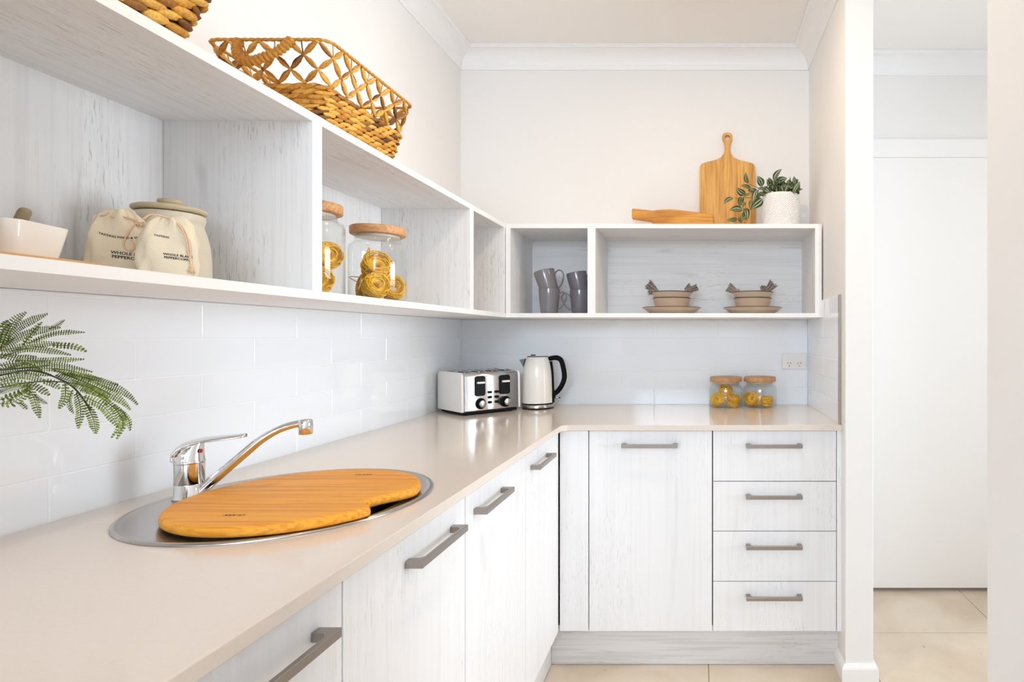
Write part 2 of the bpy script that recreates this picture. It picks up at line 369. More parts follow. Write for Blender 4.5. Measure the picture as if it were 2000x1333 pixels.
# tiled splashbacks (children of their walls)
def tiles(name, parent, u0, u1, z1, phase, f, ph_row0):
    m = MB(); T = .007; g = .0009; pitch = .0785; L = .3
    p = f(u0, .9, 0); q = f(u1, z1, T-.0006)
    lo = [min(p[i], q[i]) for i in range(3)]; hi = [max(p[i], q[i]) for i in range(3)]
    m.box(lo[0], hi[0], lo[1], hi[1], lo[2], hi[2], 1)
    r = 0; z = .9
    while z < z1-.004:
        zt = min(z+pitch, z1); ph = phase+(L/2 if r % 2 else 0)
        n0 = math.floor((u0-ph)/L)
        u = ph+n0*L
        while u < u1:
            a, c = max(u, u0), min(u+L, u1)
            if c-a > .004:
                a += g; c -= g; zb = z+g; zz = zt-g; s = .0013
                dt = random.uniform(-.00025, .00025); dt2 = random.uniform(-.00025, .00025)
                vs = [f(a, zb, 0), f(c, zb, 0), f(c, zz, 0), f(a, zz, 0), f(a+s, zb+s, T+dt), f(c-s, zb+s, T+dt2), f(c-s, zz-s, T-dt), f(a+s, zz-s, T-dt2)]
                vs[1] = f(c, zb, 0)
                lo4 = [f(a, zb, T-.0007), f(c, zb, T-.0007), f(c, zz, T-.0007), f(a, zz, T-.0007)]
                m.add(lo4+vs[4:], [(4,5,6),(4,6,7),(0,1,5,4),(1,2,6,5),(2,3,7,6),(3,0,4,7)], 0)
            u += L
        z += pitch; r += 1
    o = m.build(name, [TILE, GROUT], parent); o['label'] = 'glossy white subway tile splashback'
    return o
SZ0 = E+.078          # underside of wall shelf
tiles('tiled_splashback', wl, -.05, YB, SZ0-.001, .978, lambda u, z, t: (XL+.0002+t, u, z), 0)
tiles('tiled_splashback', wb, XL+.0075, XR-.0075, SZ0-.001, .0844, lambda u, z, t: (u, YB-.0002-t, z), 0)
o = tiles('tiled_splashback', wr, 2.078, YB-.0075, 1.371, 2.342, lambda u, z, t: (XR-.0002-t, u, z), 0)
MB().box(XR-.009, XR-.0002, 2.066, 2.0772, .9, 1.3725).build('tile_trim', STEEL, wr)
# small cut of the right splashback that would pass behind the shelf is hidden by the shelf end

# ------------------------------------------------------------------ benchtop
def benchtop():
    bm = bmesh.new()
    out = [(XL+.001, -.05), (-.4963, -.05), (-.4963, 2.030), (-.4783, 2.048), (XR-.001, 2.048), (XR-.001, YB-.001), (XL+.001, YB-.001)]
    hole = [(-.755+.176*math.cos(2*PI*k/48), 1.07+.176*math.sin(2*PI*k/48)) for k in range(48)]
    es = []
    for loop in (out, hole):
        vs = [bm.verts.new((x, y, .9)) for x, y in loop]
        for i in range(len(vs)): es.append(bm.edges.new((vs[i], vs[(i+1) % len(vs)])))
    r = bmesh.ops.triangle_fill(bm, edges=es, use_beauty=True)
    fs = [g for g in r['geom'] if isinstance(g, bmesh.types.BMFace)]
    e = bmesh.ops.extrude_face_region(bm, geom=fs)
    for g in e['geom']:
        if isinstance(g, bmesh.types.BMVert): g.co.z -= .0205
    bmesh.ops.recalc_face_normals(bm, faces=bm.faces)
    me = bpy.data.meshes.new('benchtop'); bm.to_mesh(me); bm.free(); me.materials.append(STONE)
    o = bpy.data.objects.new('benchtop', me); COL.objects.link(o)
    bv = o.modifiers.new('bevel', 'BEVEL'); bv.width = .0016; bv.segments = 2; bv.limit_method = 'ANGLE'; bv.angle_limit = math.radians(60)
    return tag(o, 'beige polished stone benchtop running around the corner', 'benchtop')
benchtop()

# ------------------------------------------------------------------ base cabinets
def handle(parent, c, along, out, L=.2):
    """flat bar handle: c is centre on the door face"""
    c = Vector(c); a = Vector(along); o = Vector(out); m = MB(); h = .0065; D = .031; t = .008; foot = .020
    def f(u, v, tt): return c+a*u+o*v+Vector((0, 0, tt))
    H = L/2
    poly = [(-H, 0), (-H, D), (H, D), (H, 0), (H-foot+.004, 0), (H-foot+.003, D-t-.006), (H-foot-.005, D-t), (-H+foot+.005, D-t), (-H+foot-.003, D-t-.006), (-H+foot-.004, 0)]
    m.prism(poly, f, -h, h)
    return m.build('handle', NICKEL, parent, bevel=.0008)
FX = -.513   # face of the left doors
FY = 2.065   # face of the back-run fronts
ZT, ZB = .8765, .1485
def carcass_left(root, y0, y1, oy):
    m = MB(); x0 = XL+.02; x1 = FX-.0195
    m.box(x0, x1, y0+.001, y0+.017, ZB, .878); m.box(x0, x1, y1-.017, y1-.001, ZB, .878)
    m.box(x0, x1, y0+.017, y1-.017, ZB, ZB+.016); m.box(x0, x0+.01, y0+.017, y1-.017, ZB+.016, .878)
    return m.build('carcass', DZ, root, loc=(0, 0, 0))
def left_cab(name, label, y0, y1, doors):
    root = thing(name, label, 'cabinet', (0, 0, 0), 0, 'pale wood base cabinets')
    carcass_left(root, y0, y1, 0)
    for a, c, ha, hb in doors:
        d = MB().box(FX-.018, FX, a+.0016, c-.0016, ZB, ZT).build('door', DZ, root, bevel=.0008)
        if ha is not None: handle(d, (FX, (ha+hb)/2, .8225), (0, 1, 0), (1, 0, 0), hb-ha)
    return root
left_cab('base_cabinet', 'pale wood base cabinet nearest the camera, under the beige bench end', -.045, .386, [(-.045, .386, .14, .34)])
left_cab('base_cabinet', 'pale wood base cabinet with its bar handle at the bottom edge of the photo', .386, .8158, [(.386, .8158, .565, .7655)])
left_cab('sink_cabinet', 'white double-door cabinet directly under the round sink', .8158, 1.6748, [(.8158, 1.2433, .988, 1.183), (1.2433, 1.6748, 1.288, 1.480)])
left_cab('base_cabinet', 'narrow pale cabinet at the inner corner, left run beyond the sink cabinet', 1.6748, 2.060, [(1.6748, 2.060, 1.719, 1.911)])
def carcass_back(root, x0, x1):
    m = MB(); y0 = FY+.0195; y1 = YB-.02
    m.box(x0+.001, x0+.017, y0, y1, ZB, .878); m.box(x1-.017, x1-.001, y0, y1, ZB, .878)
    m.box(x0+.017, x1-.017, y0, y1, ZB, ZB+.016); m.box(x0+.017, x1-.017, y1-.01, y1, ZB+.016, .878)
    return m.build('carcass', DZ, root)
r = thing('base_cabinet', 'single-door pale cabinet left of the four drawers', 'cabinet', group='pale wood base cabinets')
carcass_back(r, -.4037, .0446)
dd = MB().box(-.4022, .0438, FY, FY+.018, ZB, ZT).build('door', DZ, r, bevel=.0008); handle(dd, (-.1814, FY, .8260), (1, 0, 0), (0, -1, 0), .2016)
r = thing('drawer_cabinet', 'pale wood cabinet with four drawers and bar handles beside the right wall', 'cabinet', group='pale wood base cabinets')
carcass_back(r, .0465, .4965)
zs = [ZT, .6930, .5118, .3290, ZB-.0015]
for i in range(4):
    dr = MB().box(.0482, .4952, FY, FY+.018, zs[i+1]+.0015, zs[i]-(.0015 if i else 0)).build('drawer', DZ, r, bevel=.0008)
    handle(dr, (.2675, FY, zs[i]-.0515), (1, 0, 0), (0, -1, 0), .2016)
tag(MB().box(-.5090, -.4056, FY, FY+.018, ZB, ZT).build('corner_filler_panel', DZ, bevel=.0008), 'narrow plain filler panel at the inner corner left of the single door', 'filler panel')
tag(MB().box(.4975, .5135, FY-.002, FY+.4, .1485, .8785).build('end_panel', DZ), 'thin pale end panel between the drawers and the right wall', 'end panel')
tag(MB().box(XL+.1, -.5515, -.045, 2.1095, .002, .1465).build('plinth', DY), 'pale wood kick board under the left cabinets', 'kick board', 'kick boards')
tag(MB().box(-.5510, .5135, 2.111, 2.127, .002, .1465).build('plinth', DX), 'pale wood kick board under the drawers and single door', 'kick board', 'kick boards')
# ------------------------------------------------------------------ wall shelves
SB0, SB1, ST0, ST1 = E+.078, E+.0955, E+.4485, E+.466
XF = -.807; YF = 2.358
r = thing('open_wall_shelf', 'long open whitewashed wall shelf above the sink and bench', 'shelf', group='open wall shelves')
xb = XL+.001
MB().box(xb, XF, -.05, 2.677, ST0, ST1, 0, xp=1, zp=1).build('top_board', [WY, EDGE], r)
MB().box(xb, XF, -.05, 2.677, SB0, SB1, 0, xp=1, zp=0, zn=1).build('bottom_board', [WY, EDGE], r)
MB().box(xb, xb+.008, -.05, 2.34, SB1, ST0).build('back_panel', WZ, r)
for a, c in ((-.05, -.034), (.402, .434), (1.1833, 1.2138), (1.995, 2.027)):
    MB().box(xb+.009, XF, a, c, SB1, ST0, 0, xp=1).build('divider', [WZ, EDGE], r)
MB().box(xb+.001, XF-.0005, 2.342, 2.3575, SB1, ST0).build('end_board', WZ, r)
r = thing('open_wall_shelf', 'open whitewashed shelf on the back wall holding mugs and bowls', 'shelf', group='open wall shelves')
yb = YB-.001
MB().box(XF+.001, XR-.018, YF, yb, ST0, ST1, 0, yn=1, zp=1).build('top_board', [WX, EDGE], r)
MB().box(XF+.001, XR-.018, YF, yb, SB0, SB1, 0, yn=1, zn=1).build('bottom_board', [WX, EDGE], r)
MB().box(XF+.01, XR-.018, yb-.008, yb, SB1, ST0).build('back_panel', WX, r)
for a, c in ((XF+.001, -.786), (-.4662, -.4335), (.478, XR-.0185)):
    MB().box(a, c, YF, yb-.009, SB1, ST0, 0, yn=1).build('divider', [WZ, EDGE], r)
MB().box(XR-.0178, XR-.0075, YF+.004, yb-.01, SB0, ST1).build('filler_strip', WZ, r)

# ------------------------------------------------------------------ sink, tap, sink board
SX, SY = -.797, 1.113; BX, BY = -.755, 1.07
r = thing('sink', 'round stainless steel inset sink with raised rim', 'sink', (SX, SY, .9))
m = MB(); n = 72
def circ(cx, cy, rad, z): return [(cx+rad*math.cos(2*PI*k/n), cy+rad*math.sin(2*PI*k/n), z) for k in range(n)]
bx, by = BX-SX, BY-SY
m.rings([circ(0,0,.250,.0005), circ(0,0,.2495,.003), circ(0,0,.2465,.0046), circ(0,0,.242,.0046), circ(0,0,.238,.0030), circ(0,0,.235,.0024), circ(bx,by,.178,.0024), circ(bx,by,.174,.001), circ(bx,by,.1725,-.004)], 0, True, False, False)
m.build('rim', STEEL, r)
m = MB(); m.rings([circ(bx,by,.1725,-.004), circ(bx,by,.170,-.06), circ(bx,by,.165,-.12), circ(bx,by,.150,-.15), circ(bx,by,.04,-.158)], 0, True, False, False)
m.build('basin', STEEL, r)
m = MB(); m.lathe([(.041,-.157), (.038,-.160), (.02,-.161), (.001,-.161)], 32, (bx, by, 0)); m.build('drain', CHROME, r)
# tap
TX, TY = -1.004, 1.118; az = math.atan2(.05, .194)
r = thing('tap', 'chrome lever mixer tap with long slanting spout behind the sink board', 'tap', (TX, TY, .9026), az)
m = MB(); m.lathe([(.001,0),(.0268,0),(.0268,.0035),(.0245,.005),(.0240,.028),(.0236,.0285),(.0236,.0292),(.0240,.0297),(.0240,.0690)], 40)
m.build('body', CHROME, r)
m = MB(); m.lathe([(.0240,.0692),(.0247,.0700),(.0247,.0730),(.0240,.0740)], 40)
CR = []
for cx_, rx_, z_, tl in ((0,.0240,.074,0),(-.0003,.0237,.082,.0),(0,.0230,.090,.04),(.002,.0208,.0985,.10),(.006,.0175,.1060,.15),(.011,.0130,.1110,.16)):
    CR.append([(cx_+rx_*math.cos(2*PI*k/32), rx_*math.sin(2*PI*k/32)*(1-tl*.8), z_+tl*rx_*math.cos(2*PI*k/32)) for k in range(32)])
m.rings(CR, 0, True, False, True)
cp = m.build('cap', CHROME, r)
M_ = Matrix.Translation((.0235,-.0108,.0935)) @ Matrix.Rotation(math.radians(-38), 4, 'Z') @ Matrix.Rotation(math.radians(80), 4, 'X')
m = MB(); m.lathe([(.001,.0015),(.0036,.001),(.0038,-.002)], 16, M=M_); m.build('hot_mark', RED, cp, label='small red dot')
m = MB(); R = []
lev = smoothpath([(-.0225,0,.076),(-.019,0,.092),(-.006,0,.1050),(.018,0,.1130),(.05,0,.1165),(.078,0,.1185),(.096,0,.1195)], 6)
for i, p in enumerate(lev):
    t = i/(len(lev)-1); hw = .0245*(1-t)**.5*.8+.0075 if t > .12 else .021
    hw = hw*(1 if t < .93 else 1-(t-.93)/.07*.55)
    q = lev[min(i+1, len(lev)-1)]-lev[max(i-1, 0)]; q.normalize(); nrm = Vector((-q.z, 0, q.x)); th = .0060*(1-.40*t)
    ring = []
    for k in range(14):
        a = 2*PI*k/14
        ring.append(p+Vector((0,1,0))*hw*math.cos(a)+nrm*(th*math.sin(a)-(hw*.18)*abs(math.cos(a))**2))
    R.append(ring)
m.rings(R); m.build('lever', CHROME, r)
m = MB(); sp = smoothpath([(.012,0,.006),(.026,0,.0195),(.06,0,.052),(.10,0,.0900),(.118,0,.1065),(.14,0,.1220),(.162,0,.1325),(.185,0,.1385),(.203,0,.1390)], 5)
rr = [.0118-.0030*min(1, i/28) for i in range(len(sp))]
m.tube(sp, rr, 16, flat=.85)
m.build('spout', CHROME, r)
m = MB(); m.lathe([(.001,.1480),(.010,.1475),(.0128,.1440),(.0132,.132),(.0128,.1305),(.0128,.1180),(.0118,.1170),(.0105,.1175),(.0100,.121),(.001,.121)], 28, (.200,0,0)); m.build('aerator', CHROME, r)
# board over the sink bowl
r = thing('sink_chopping_board', 'round honey pine chopping board with a curved notch lying over the sink', 'chopping board', (BX, 1.083, .9050))
pr = [(-27.5,.201),(-26,.198),(-25,.190),(-24,.178),(-22.5,.168),(-20,.162),(-14,.159),(-8,.163),(-2,.174),(3,.187),(7,.196),(10,.200)]
def rad(th):
    if th <= pr[0][0] or th >= pr[-1][0]: return .201
    for (a, ra), (c, rc) in zip(pr, pr[1:]):
        if a <= th <= c: return ra+(rc-ra)*(th-a)/(c-a)
ths = [-180+i*3 for i in range(50)]+[x*.8-30 for x in range(54)]+[13.2+i*3 for i in range(56) if 13.2+i*3 < 179]
def ring(off, z): return [((rad(t)-off)*math.cos(math.radians(t)), (rad(t)-off)*math.sin(math.radians(t)), z) for t in ths]
m = MB(); m.rings([ring(.006,0), ring(.001,.003), ring(0,.007), ring(.0005,.012), ring(.0025,.0155), ring(.006,.0172), ring(.010,.0178)], 0, True, True, True)
m.build('board', ORANGE, r)
def text_mesh(body, size, off=.0):
    cu = bpy.data.curves.new('lettering', 'FONT'); cu.body = body; cu.size = size; cu.align_x = 'CENTER'; cu.align_y = 'CENTER'; cu.offset = off; cu.resolution_u = 3
    cu.space_line = 1.0
    ob = bpy.data.objects.new('lettering', cu); COL.objects.link(ob); dg = bpy.context.evaluated_depsgraph_get(); dg.update()
    me = bpy.data.meshes.new_from_object(ob.evaluated_get(dg)); bpy.data.objects.remove(ob); bpy.data.curves.remove(cu)
    return me
def mark(parent, name, me, M, mt=INK):
    me.transform(M); me.materials.clear(); me.materials.append(mt)
    o = bpy.data.objects.new(name, me); COL.objects.link(o); o.parent = parent; return o
mark(r, 'lettering', text_mesh('CLARK', .0115, .0002), Matrix.Translation((-.0195, -.137, .01795)) @ Matrix.Rotation(PI, 4, 'Z'))
mark(r, 'lettering', text_mesh('CLARK', .0115, .0002), Matrix.Translation((.032, .140, .01795)))

# ------------------------------------------------------------------ toaster
W, D, H = .262, .214, .160
ux, uy = .6593, .7509
A = Vector((-.9484, 2.262)); cpos = A+Vector((ux, uy))*(W/2)+Vector((-uy, ux))*(D/2)
r = thing('toaster', 'cream and steel four-slice toaster in the bench corner', 'toaster', (cpos.x, cpos.y, .9003), math.atan2(uy, ux))
z0 = .014
MB().box(-W/2+.012, W/2-.012, -D/2+.008, D/2-.008, .003, z0+.002).build('base', BLACK, r, bevel=.003)
for sx in (-1, 1):
    for sy in (-1, 1): MB().lathe([(.001,0),(.009,0),(.009,.004)], 16, (sx*.1, sy*.075, 0)).build('foot', BLACK, r)
def endprof(w2, d2, zb, zt, rt, slant):
    out = []
    corners = [(d2-rt, zt-rt, 0, rt), (-d2+slant+rt, zt-rt, 90, rt), (-d2+.004, zb+.004, 180, .004), (d2-.004, zb+.004, 270, .004)]
    for cx, cy, a0, rr_ in corners:
        for k in range(7):
            a = math.radians(a0+90*k/6); out.append((cx+rr_*math.cos(a), cy+rr_*math.sin(a)))
    return out
for sx in (-1, 1):
    m = MB(); xo = sx*W/2; xi = sx*(W/2-.010)
    p0 = endprof(0, D/2, z0, z0+H, .022, .004); p1 = endprof(0, D/2-.002, z0+.002, z0+H-.002, .020, .004)
    R = [[(xi, y, z) for y, z in p0], [(xo-sx*.002, y, z) for y, z in p0], [(xo, y, z) for y, z in p1]]
    m.rings(R, 0, True, True, True, True); m.build('end_panel', WCER, r)
m = MB(); p = endprof(0, D/2-.003, z0+.001, z0+H-.003, .019, .004)
m.rings([[(-W/2+.010, y, z) for y, z in p], [(W/2-.010, y, z) for y, z in p]], 0); m.build('steel_housing', mat('polished_steel', (.80,.78,.76), .26, 1), r)
FYt = -D/2+.003
def fp(u, v): return (-W/2+.010+u*(W-.020), z0+v*H)
for u in (.285, .745):
    x, zt = fp(u, .895); _, zb = fp(u, .385)
    pl = [(x+a, (zt+zb)/2+c) for a, c in rrect(.046, zt-zb, .010)]
    m = MB(); m.prism(pl, lambda a, c, t: (a, FYt-t+.0035*(c-z0)/H, c), -.001, .003); sl = m.build('lever_slot', BLACKG, r, bevel=.001)
    MB().box(x-.0165, x+.0165, FYt-.012, FYt-.001, zb+(zt-zb)*.62, zb+(zt-zb)*.62+.0082).build('lever', TRIM, sl, bevel=.002)
    x, zc = fp(u+.01, .19)
    Mk = Matrix.Translation((x, FYt, zc)) @ Matrix.Rotation(PI/2, 4, 'X')
    m = MB(); m.lathe([(.001,.003),(.0225,.003),(.0225,.001),(.0228,-.002)], 32, M=Mk, m=0); m.lathe([(.0175,.002),(.0165,.016),(.0150,.018)], 32, M=Mk, m=0)
    kn = m.build('knob', BLACK, r)
    m = MB(); m.lathe([(.0150,.0178),(.0145,.0192),(.012,.020),(.001,.0203)], 32, M=Mk); m.build('knob_face', STEEL, kn)
for u in (.462, .592):
    for v in (.465, .335, .205):
        x, zc = fp(u, v); pl = [(x+a, zc+c) for a, c in rrect(.0165, .0105, .0035, 4)]
        m = MB(); m.prism(pl, lambda a, c, t: (a, FYt-t, c), -.001, .0035); m.build('button', BLACK, r, bevel=.0008)
m = MB(); m2 = MB()
for i in range(4):
    x = -.09+.06*i; m.box(x-.013, x+.013, -.075, .075, z0+H-.0035, z0+H-.0022)
    for sx in (-1, 1):
        pts = smoothpath([(x+sx*.013, -.078, z0+H-.002), (x+sx*.013, -.055, z0+H+.0035), (x+sx*.013, 0, z0+H-.0005), (x+sx*.013, .055, z0+H+.0035), (x+sx*.013, .078, z0+H-.002)], 5)
        m2.tube(pts, .0016, 6)
m.build('slots', BLACK, r); m2.build('slot_guards', CHROME, r)

# ------------------------------------------------------------------ kettle
r = thing('kettle', 'cream electric kettle with black handle beside the toaster', 'kettle', (-.7225, 2.535, .9003))
m = MB(); m.lathe([(.001,0),(.066,0),(.0695,.003),(.0695,.006)], 48, m=1); m.lathe([(.0695,.006),(.0700,.010),(.0695,.019),(.068,.0205),(.001,.0205)], 48)
m.build('base', [STEEL, BLACK], r)
m = MB(); m.lathe([(.001,.021),(.0670,.021),(.0685,.023),(.0685,.0255)], 48, m=1)
m.lathe([(.0680,.0257),(.0680,.029),(.0670,.08),(.0655,.135),(.0635,.165),(.0585,.195),(.0530,.215),(.0485,.226),(.0465,.2285)], 48)
m.build('body', [WCER, BLACK], r)
m = MB(); m.lathe([(.0462,.2275),(.0462,.2300),(.043,.2318)], 40, m=1); m.lathe([(.043,.2318),(.030,.2335),(.001,.234)], 40); m.box(-.03,-.012,-.006,.006,.2335,.238,1)
m.build('lid', [WCER, BLACK], r)
# spout on the left: a folded steel lip, dark inside
m = MB()
tip = (-.0840,-.0, .2160); a = (-.050,-.024,.221); c = (-.050,.024,.221); dn = (-.0600,0,.172); e1 = (-.0605,-.017,.192); e2 = (-.0605,.017,.192)
m.add([tip,a,c,dn,e1,e2], [(0,1,4),(0,4,3),(0,3,5),(0,5,2)], 0); m.add([(-.081,0,.2155),(-.048,-.021,.2195),(-.048,.021,.2195)], [(0,1,2)], 1)
m.build('spout', [STEEL, BLACK], r)
m = MB(); hp = smoothpath([(.050,0,.219),(.066,0,.2235),(.087,0,.2235),(.103,0,.213),(.111,0,.190),(.1175,0,.155),(.1165,0,.128),(.106,0,.100),(.089,0,.076),(.073,0,.064),(.066,0,.052)], 5)
nn = len(hp); m.tube(hp, [.0105 if i < nn*.15 else .0112 for i in range(nn)], 12, up=(0,1,0), flat=1.15)
m.tube(smoothpath([(.0560,0,.208),(.0610,0,.17),(.0640,0,.12),(.0655,0,.06),(.0665,0,.026)], 4), .0075, 10, flat=1.6, up=(0,1,0))
hh = m.build('handle', BLACK, r)
m = MB(); m.tube([(.072,0,.046),(.094,0,.046)], .0035, 8); m.sph((.096,0,.046), .004, .004, .003, m=1); m.build('switch_lever', [STEEL, BLACK], r)

# ------------------------------------------------------------------ pasta nests and glass jars
def nest_mesh(seed, R=.026, H=.017, n=60, tr=.0012):
    rnd = random.Random(seed); m = MB()
    for k in range(n):
        rr_ = R*(.45+.55*rnd.random()**.6); hz = H*rnd.uniform(-1, 1)*(.55+.45*(rr_/R)); ph = rnd.uniform(0, 6.28); tx = rnd.uniform(-.16, .16); ty = rnd.uniform(-.16, .16)
        ox = rnd.uniform(-.002, .002); oy = rnd.uniform(-.002, .002); turns = rnd.uniform(.75, 1.0); pts = []
        for i in range(25):
            a = ph+2*PI*turns*i/24; q = rr_*(1+.05*math.sin(3*a+ph))
            pts.append((ox+q*math.cos(a), oy+q*math.sin(a), hz+q*(tx*math.cos(a)+ty*math.sin(a))))
        m.tube(pts, tr, 5)
    for k in range(7):
        a = rnd.uniform(0, 6.28); q = R*rnd.uniform(.9, 1.05); z_ = rnd.uniform(-H, H)
        m.tube(smoothpath([(q*math.cos(a+t*.5), q*math.sin(a+t*.5), z_+t*t*rnd.uniform(-.002, .004)) for t in range(4)]+[(q*1.08*math.cos(a+2), q*1.08*math.sin(a+2), z_+rnd.uniform(-.007, .009))], 4), tr*.9, 5)
    m.lathe([(.001+R*.30, -H*.6), (R*.66, -H*.6), (R*.7, 0), (R*.66, H*.55), (R*.36, H*.5), (R*.30, 0), (R*.30, -H*.6)], 24)
    return m.mesh('pasta_nest', [PASTA])
NESTS = [nest_mesh(s) for s in (3, 5)]
_base = E+.0955
def nest(loc, rot, sc, label, group, k=0):
    o = bpy.data.objects.new('pasta_nest', NESTS[k % 2]); COL.objects.link(o); o.location = loc; o.rotation_euler = rot; o.scale = (sc,)*3
    return tag(o, label, 'pasta nest', group)
def jar(name, label, loc, R, Hb, neckR, neckH, lidR, lidH, group, n=56):
    """Hb: shoulder height"""
    r = thing(name, label, 'jar', loc, 0, group); t = .0025
    prof = [(.001,0),(R-.012,0),(R-.004,.003),(R,.011),(R,Hb-.014),(R-.003,Hb-.005),(R-.010,Hb),(neckR+.003,Hb+.002),(neckR,Hb+.005),(neckR,Hb+neckH),(neckR-t,Hb+neckH),(neckR-t,Hb+.004),(R-.012,Hb-t),(R-.005,Hb-.008),(R-t,Hb-.015),(R-t,.013),(R-.008,.006),(.001,.006)]
    m = MB(); m.lathe(prof, n); m.build('glass_body', GLASS, r)
    zl = Hb+neckH+.0004
    m = MB(); m.lathe([(.001,zl),(lidR-.002,zl),(lidR,zl+.002),(lidR,zl+lidH-.002),(lidR-.002,zl+lidH),(.001,zl+lidH)], n)
    ld = m.build('lid', BAMBOO, r)
    m = MB(); m.lathe([(neckR-t-.0015,zl-.0005),(neckR-t-.0008,zl-.004),(neckR-t-.0015,zl-.007),(neckR-t-.004,zl-.008),(.001,zl-.008)], n); m.build('seal', SEAL, ld)
    return r
jar('storage_jar', 'small glass pasta jar with three nests, left one beside the power point', (.1180, 2.588, .9003), .0755, .0970, .060, .018, .0725, .0205, 'small glass jars on the bench')
jar('storage_jar', 'small glass pasta jar with two nests, right one nearer the power point', (.2728, 2.588, .9003), .0755, .0970, .060, .018, .0725, .0205, 'small glass jars on the bench')
g1 = 'pasta nests in the small jars'
lb = 'golden pasta nest in the left small jar, %s'
zc = .9003+.0062
nest((.078, 2.562, zc+.029), (1.15, 0, .4), 1.05, lb % 'standing at the left', g1, 0)
nest((.152, 2.565, zc+.0235), (.35, .25, 0), 1.1, lb % 'lying at the right', g1, 1)
nest((.117, 2.586, zc+.0635), (.45, .1, 0), 1.12, lb % 'topmost of the three', g1, 0)
lb = 'golden pasta nest in the right small jar, %s'
nest((.238, 2.570, zc+.0315), (1.35, 0, -.75), 1.15, lb % 'standing on edge', g1, 1)
nest((.303, 2.574, zc+.0205), (.05, 0, 0), 1.05, lb % 'lying flat', g1, 0)
jar('storage_jar', 'large glass pasta jar with wooden lid, fully visible in the middle shelf bay', (-.897, 1.585, _base+.0003), .0735, .160, .058, .024, .0695, .022, 'large glass jars on the shelf')
jar('storage_jar', 'tall glass pasta jar half hidden behind the white shelf divider', (-.968, 1.418, _base+.0003), .0715, .190, .055, .020, .0665, .024, 'large glass jars on the shelf')
g2 = 'pasta nests in the large jars'
JX, JY, JZ = -.897, 1.585, _base+.007
lb = 'golden pasta nest in the large front jar, %s'
sc = 1.30
nest((JX+.012, JY-.034, JZ+.0340), (1.2, 0, .9), 1.22, lb % 'at the bottom centre', g2, 0)
nest((JX-.036, JY+.012, JZ+.0340), (1.3, 0, -.9), 1.2, lb % 'at the lower left', g2, 1)
nest((JX+.027, JY+.027, JZ+.0335), (1.3, 0, .5), 1.2, lb % 'at the lower right', g2, 0)
nest((JX+.000, JY-.008, JZ+.0900), (.95, 0, .75), 1.32, lb % 'topmost with its coil facing out', g2, 1)
JX, JY = -.968, 1.418
lb = 'golden pasta nest in the half hidden tall jar, %s'
nest((JX+.026, JY-.016, JZ+.0340), (1.2, 0, .9), 1.2, lb % 'at the bottom front', g2, 0)
nest((JX-.028, JY+.022, JZ+.0340), (1.3, 0, .2), 1.2, lb % 'at the bottom rear', g2, 1)
nest((JX+.026, JY+.018, JZ+.0990), (1.25, 0, 1.0), 1.2, lb % 'on top at the right', g2, 0)
nest((JX-.026, JY-.018, JZ+.0990), (1.2, 0, .3), 1.2, lb % 'on top at the left', g2, 1)

# ------------------------------------------------------------------ power point
r = thing('power_outlet', 'white double power point on the tiled back wall', 'power outlet', (.4420, YB-.0072, 1.1035))
def fr(u, v, t): return (u, -t, v)
m = MB(); m.prism(rrect(.1150, .0740, .007), fr, .0003, .0100); m.build('cover_plate', OUTLET, r, bevel=.002)
for sx in (-1, 1):
    m = MB(); m.prism([(sx*.0235+a, .0185+c) for a, c in rrect(.0165, .0165, .002)], fr, .0101, .0125); m.build('switch', OUTLET, r, bevel=.0012)
    m = MB()
    for dx, dz, an in ((-.0065, -.0085, 28), (.0065, -.0085, -28), (0, -.0215, 0)):
        Mr = Matrix.Translation((sx*.0235+dx, -.0101, dz)) @ Matrix.Rotation(math.radians(an), 4, 'Y')
        m.box(-.0011, .0011, -.0006, .0004, -.004, .004, M=Mr)
    m.build('socket_slots', mat('socket_slot_dark', (.03,.025,.02), .7), r)

# ------------------------------------------------------------------ mugs
def make_mug(label, loc, rot, hand):
    r = thing('mug', label, 'mug', loc, 0, 'grey mugs in the corner cubby'); r.rotation_euler = rot
    m = MB(); m.lathe([(.001,.003),(.030,.003),(.031,0),(.0345,.001),(.036,.006),(.0395,.035),(.0430,.075),(.0452,.108),(.0450,.1095),(.0440,.1100),(.0430,.109),(.0415,.09),(.0375,.035),(.0330,.010),(.001,.008)], 40)
    m.build('cup', GREYCER, r)
    M = Matrix.Rotation(hand, 4, 'Z')
    m = MB(); m.tube(smoothpath([(.0415,0,.080),(.052,0,.092),(.066,0,.095),(.077,0,.086),(.079,0,.070),(.071,0,.050),(.057,0,.031),(.0395,0,.020)], 5), .0032, 10, flat=1.8, up=(0,1,0), M=M)
    m.build('handle', GREYCER, r); return r
mz = _base+.0004
make_mug('grey glazed mug, lower of the left stack', (-.656, 2.475, mz), (0, 0, 0), math.radians(-12))
make_mug('grey glazed mug tilted inside the left lower mug', (-.6500, 2.475, mz+.0825), (0, math.radians(-15.5), 0), math.radians(-5))
make_mug('grey glazed mug, lower of the right stack behind the divider edge', (-.5370, 2.545, mz), (0, 0, 0), math.radians(190))
make_mug('grey glazed mug tilted inside the right lower mug', (-.5330, 2.545, mz+.0800), (0, math.radians(-11), 0), math.radians(-5))

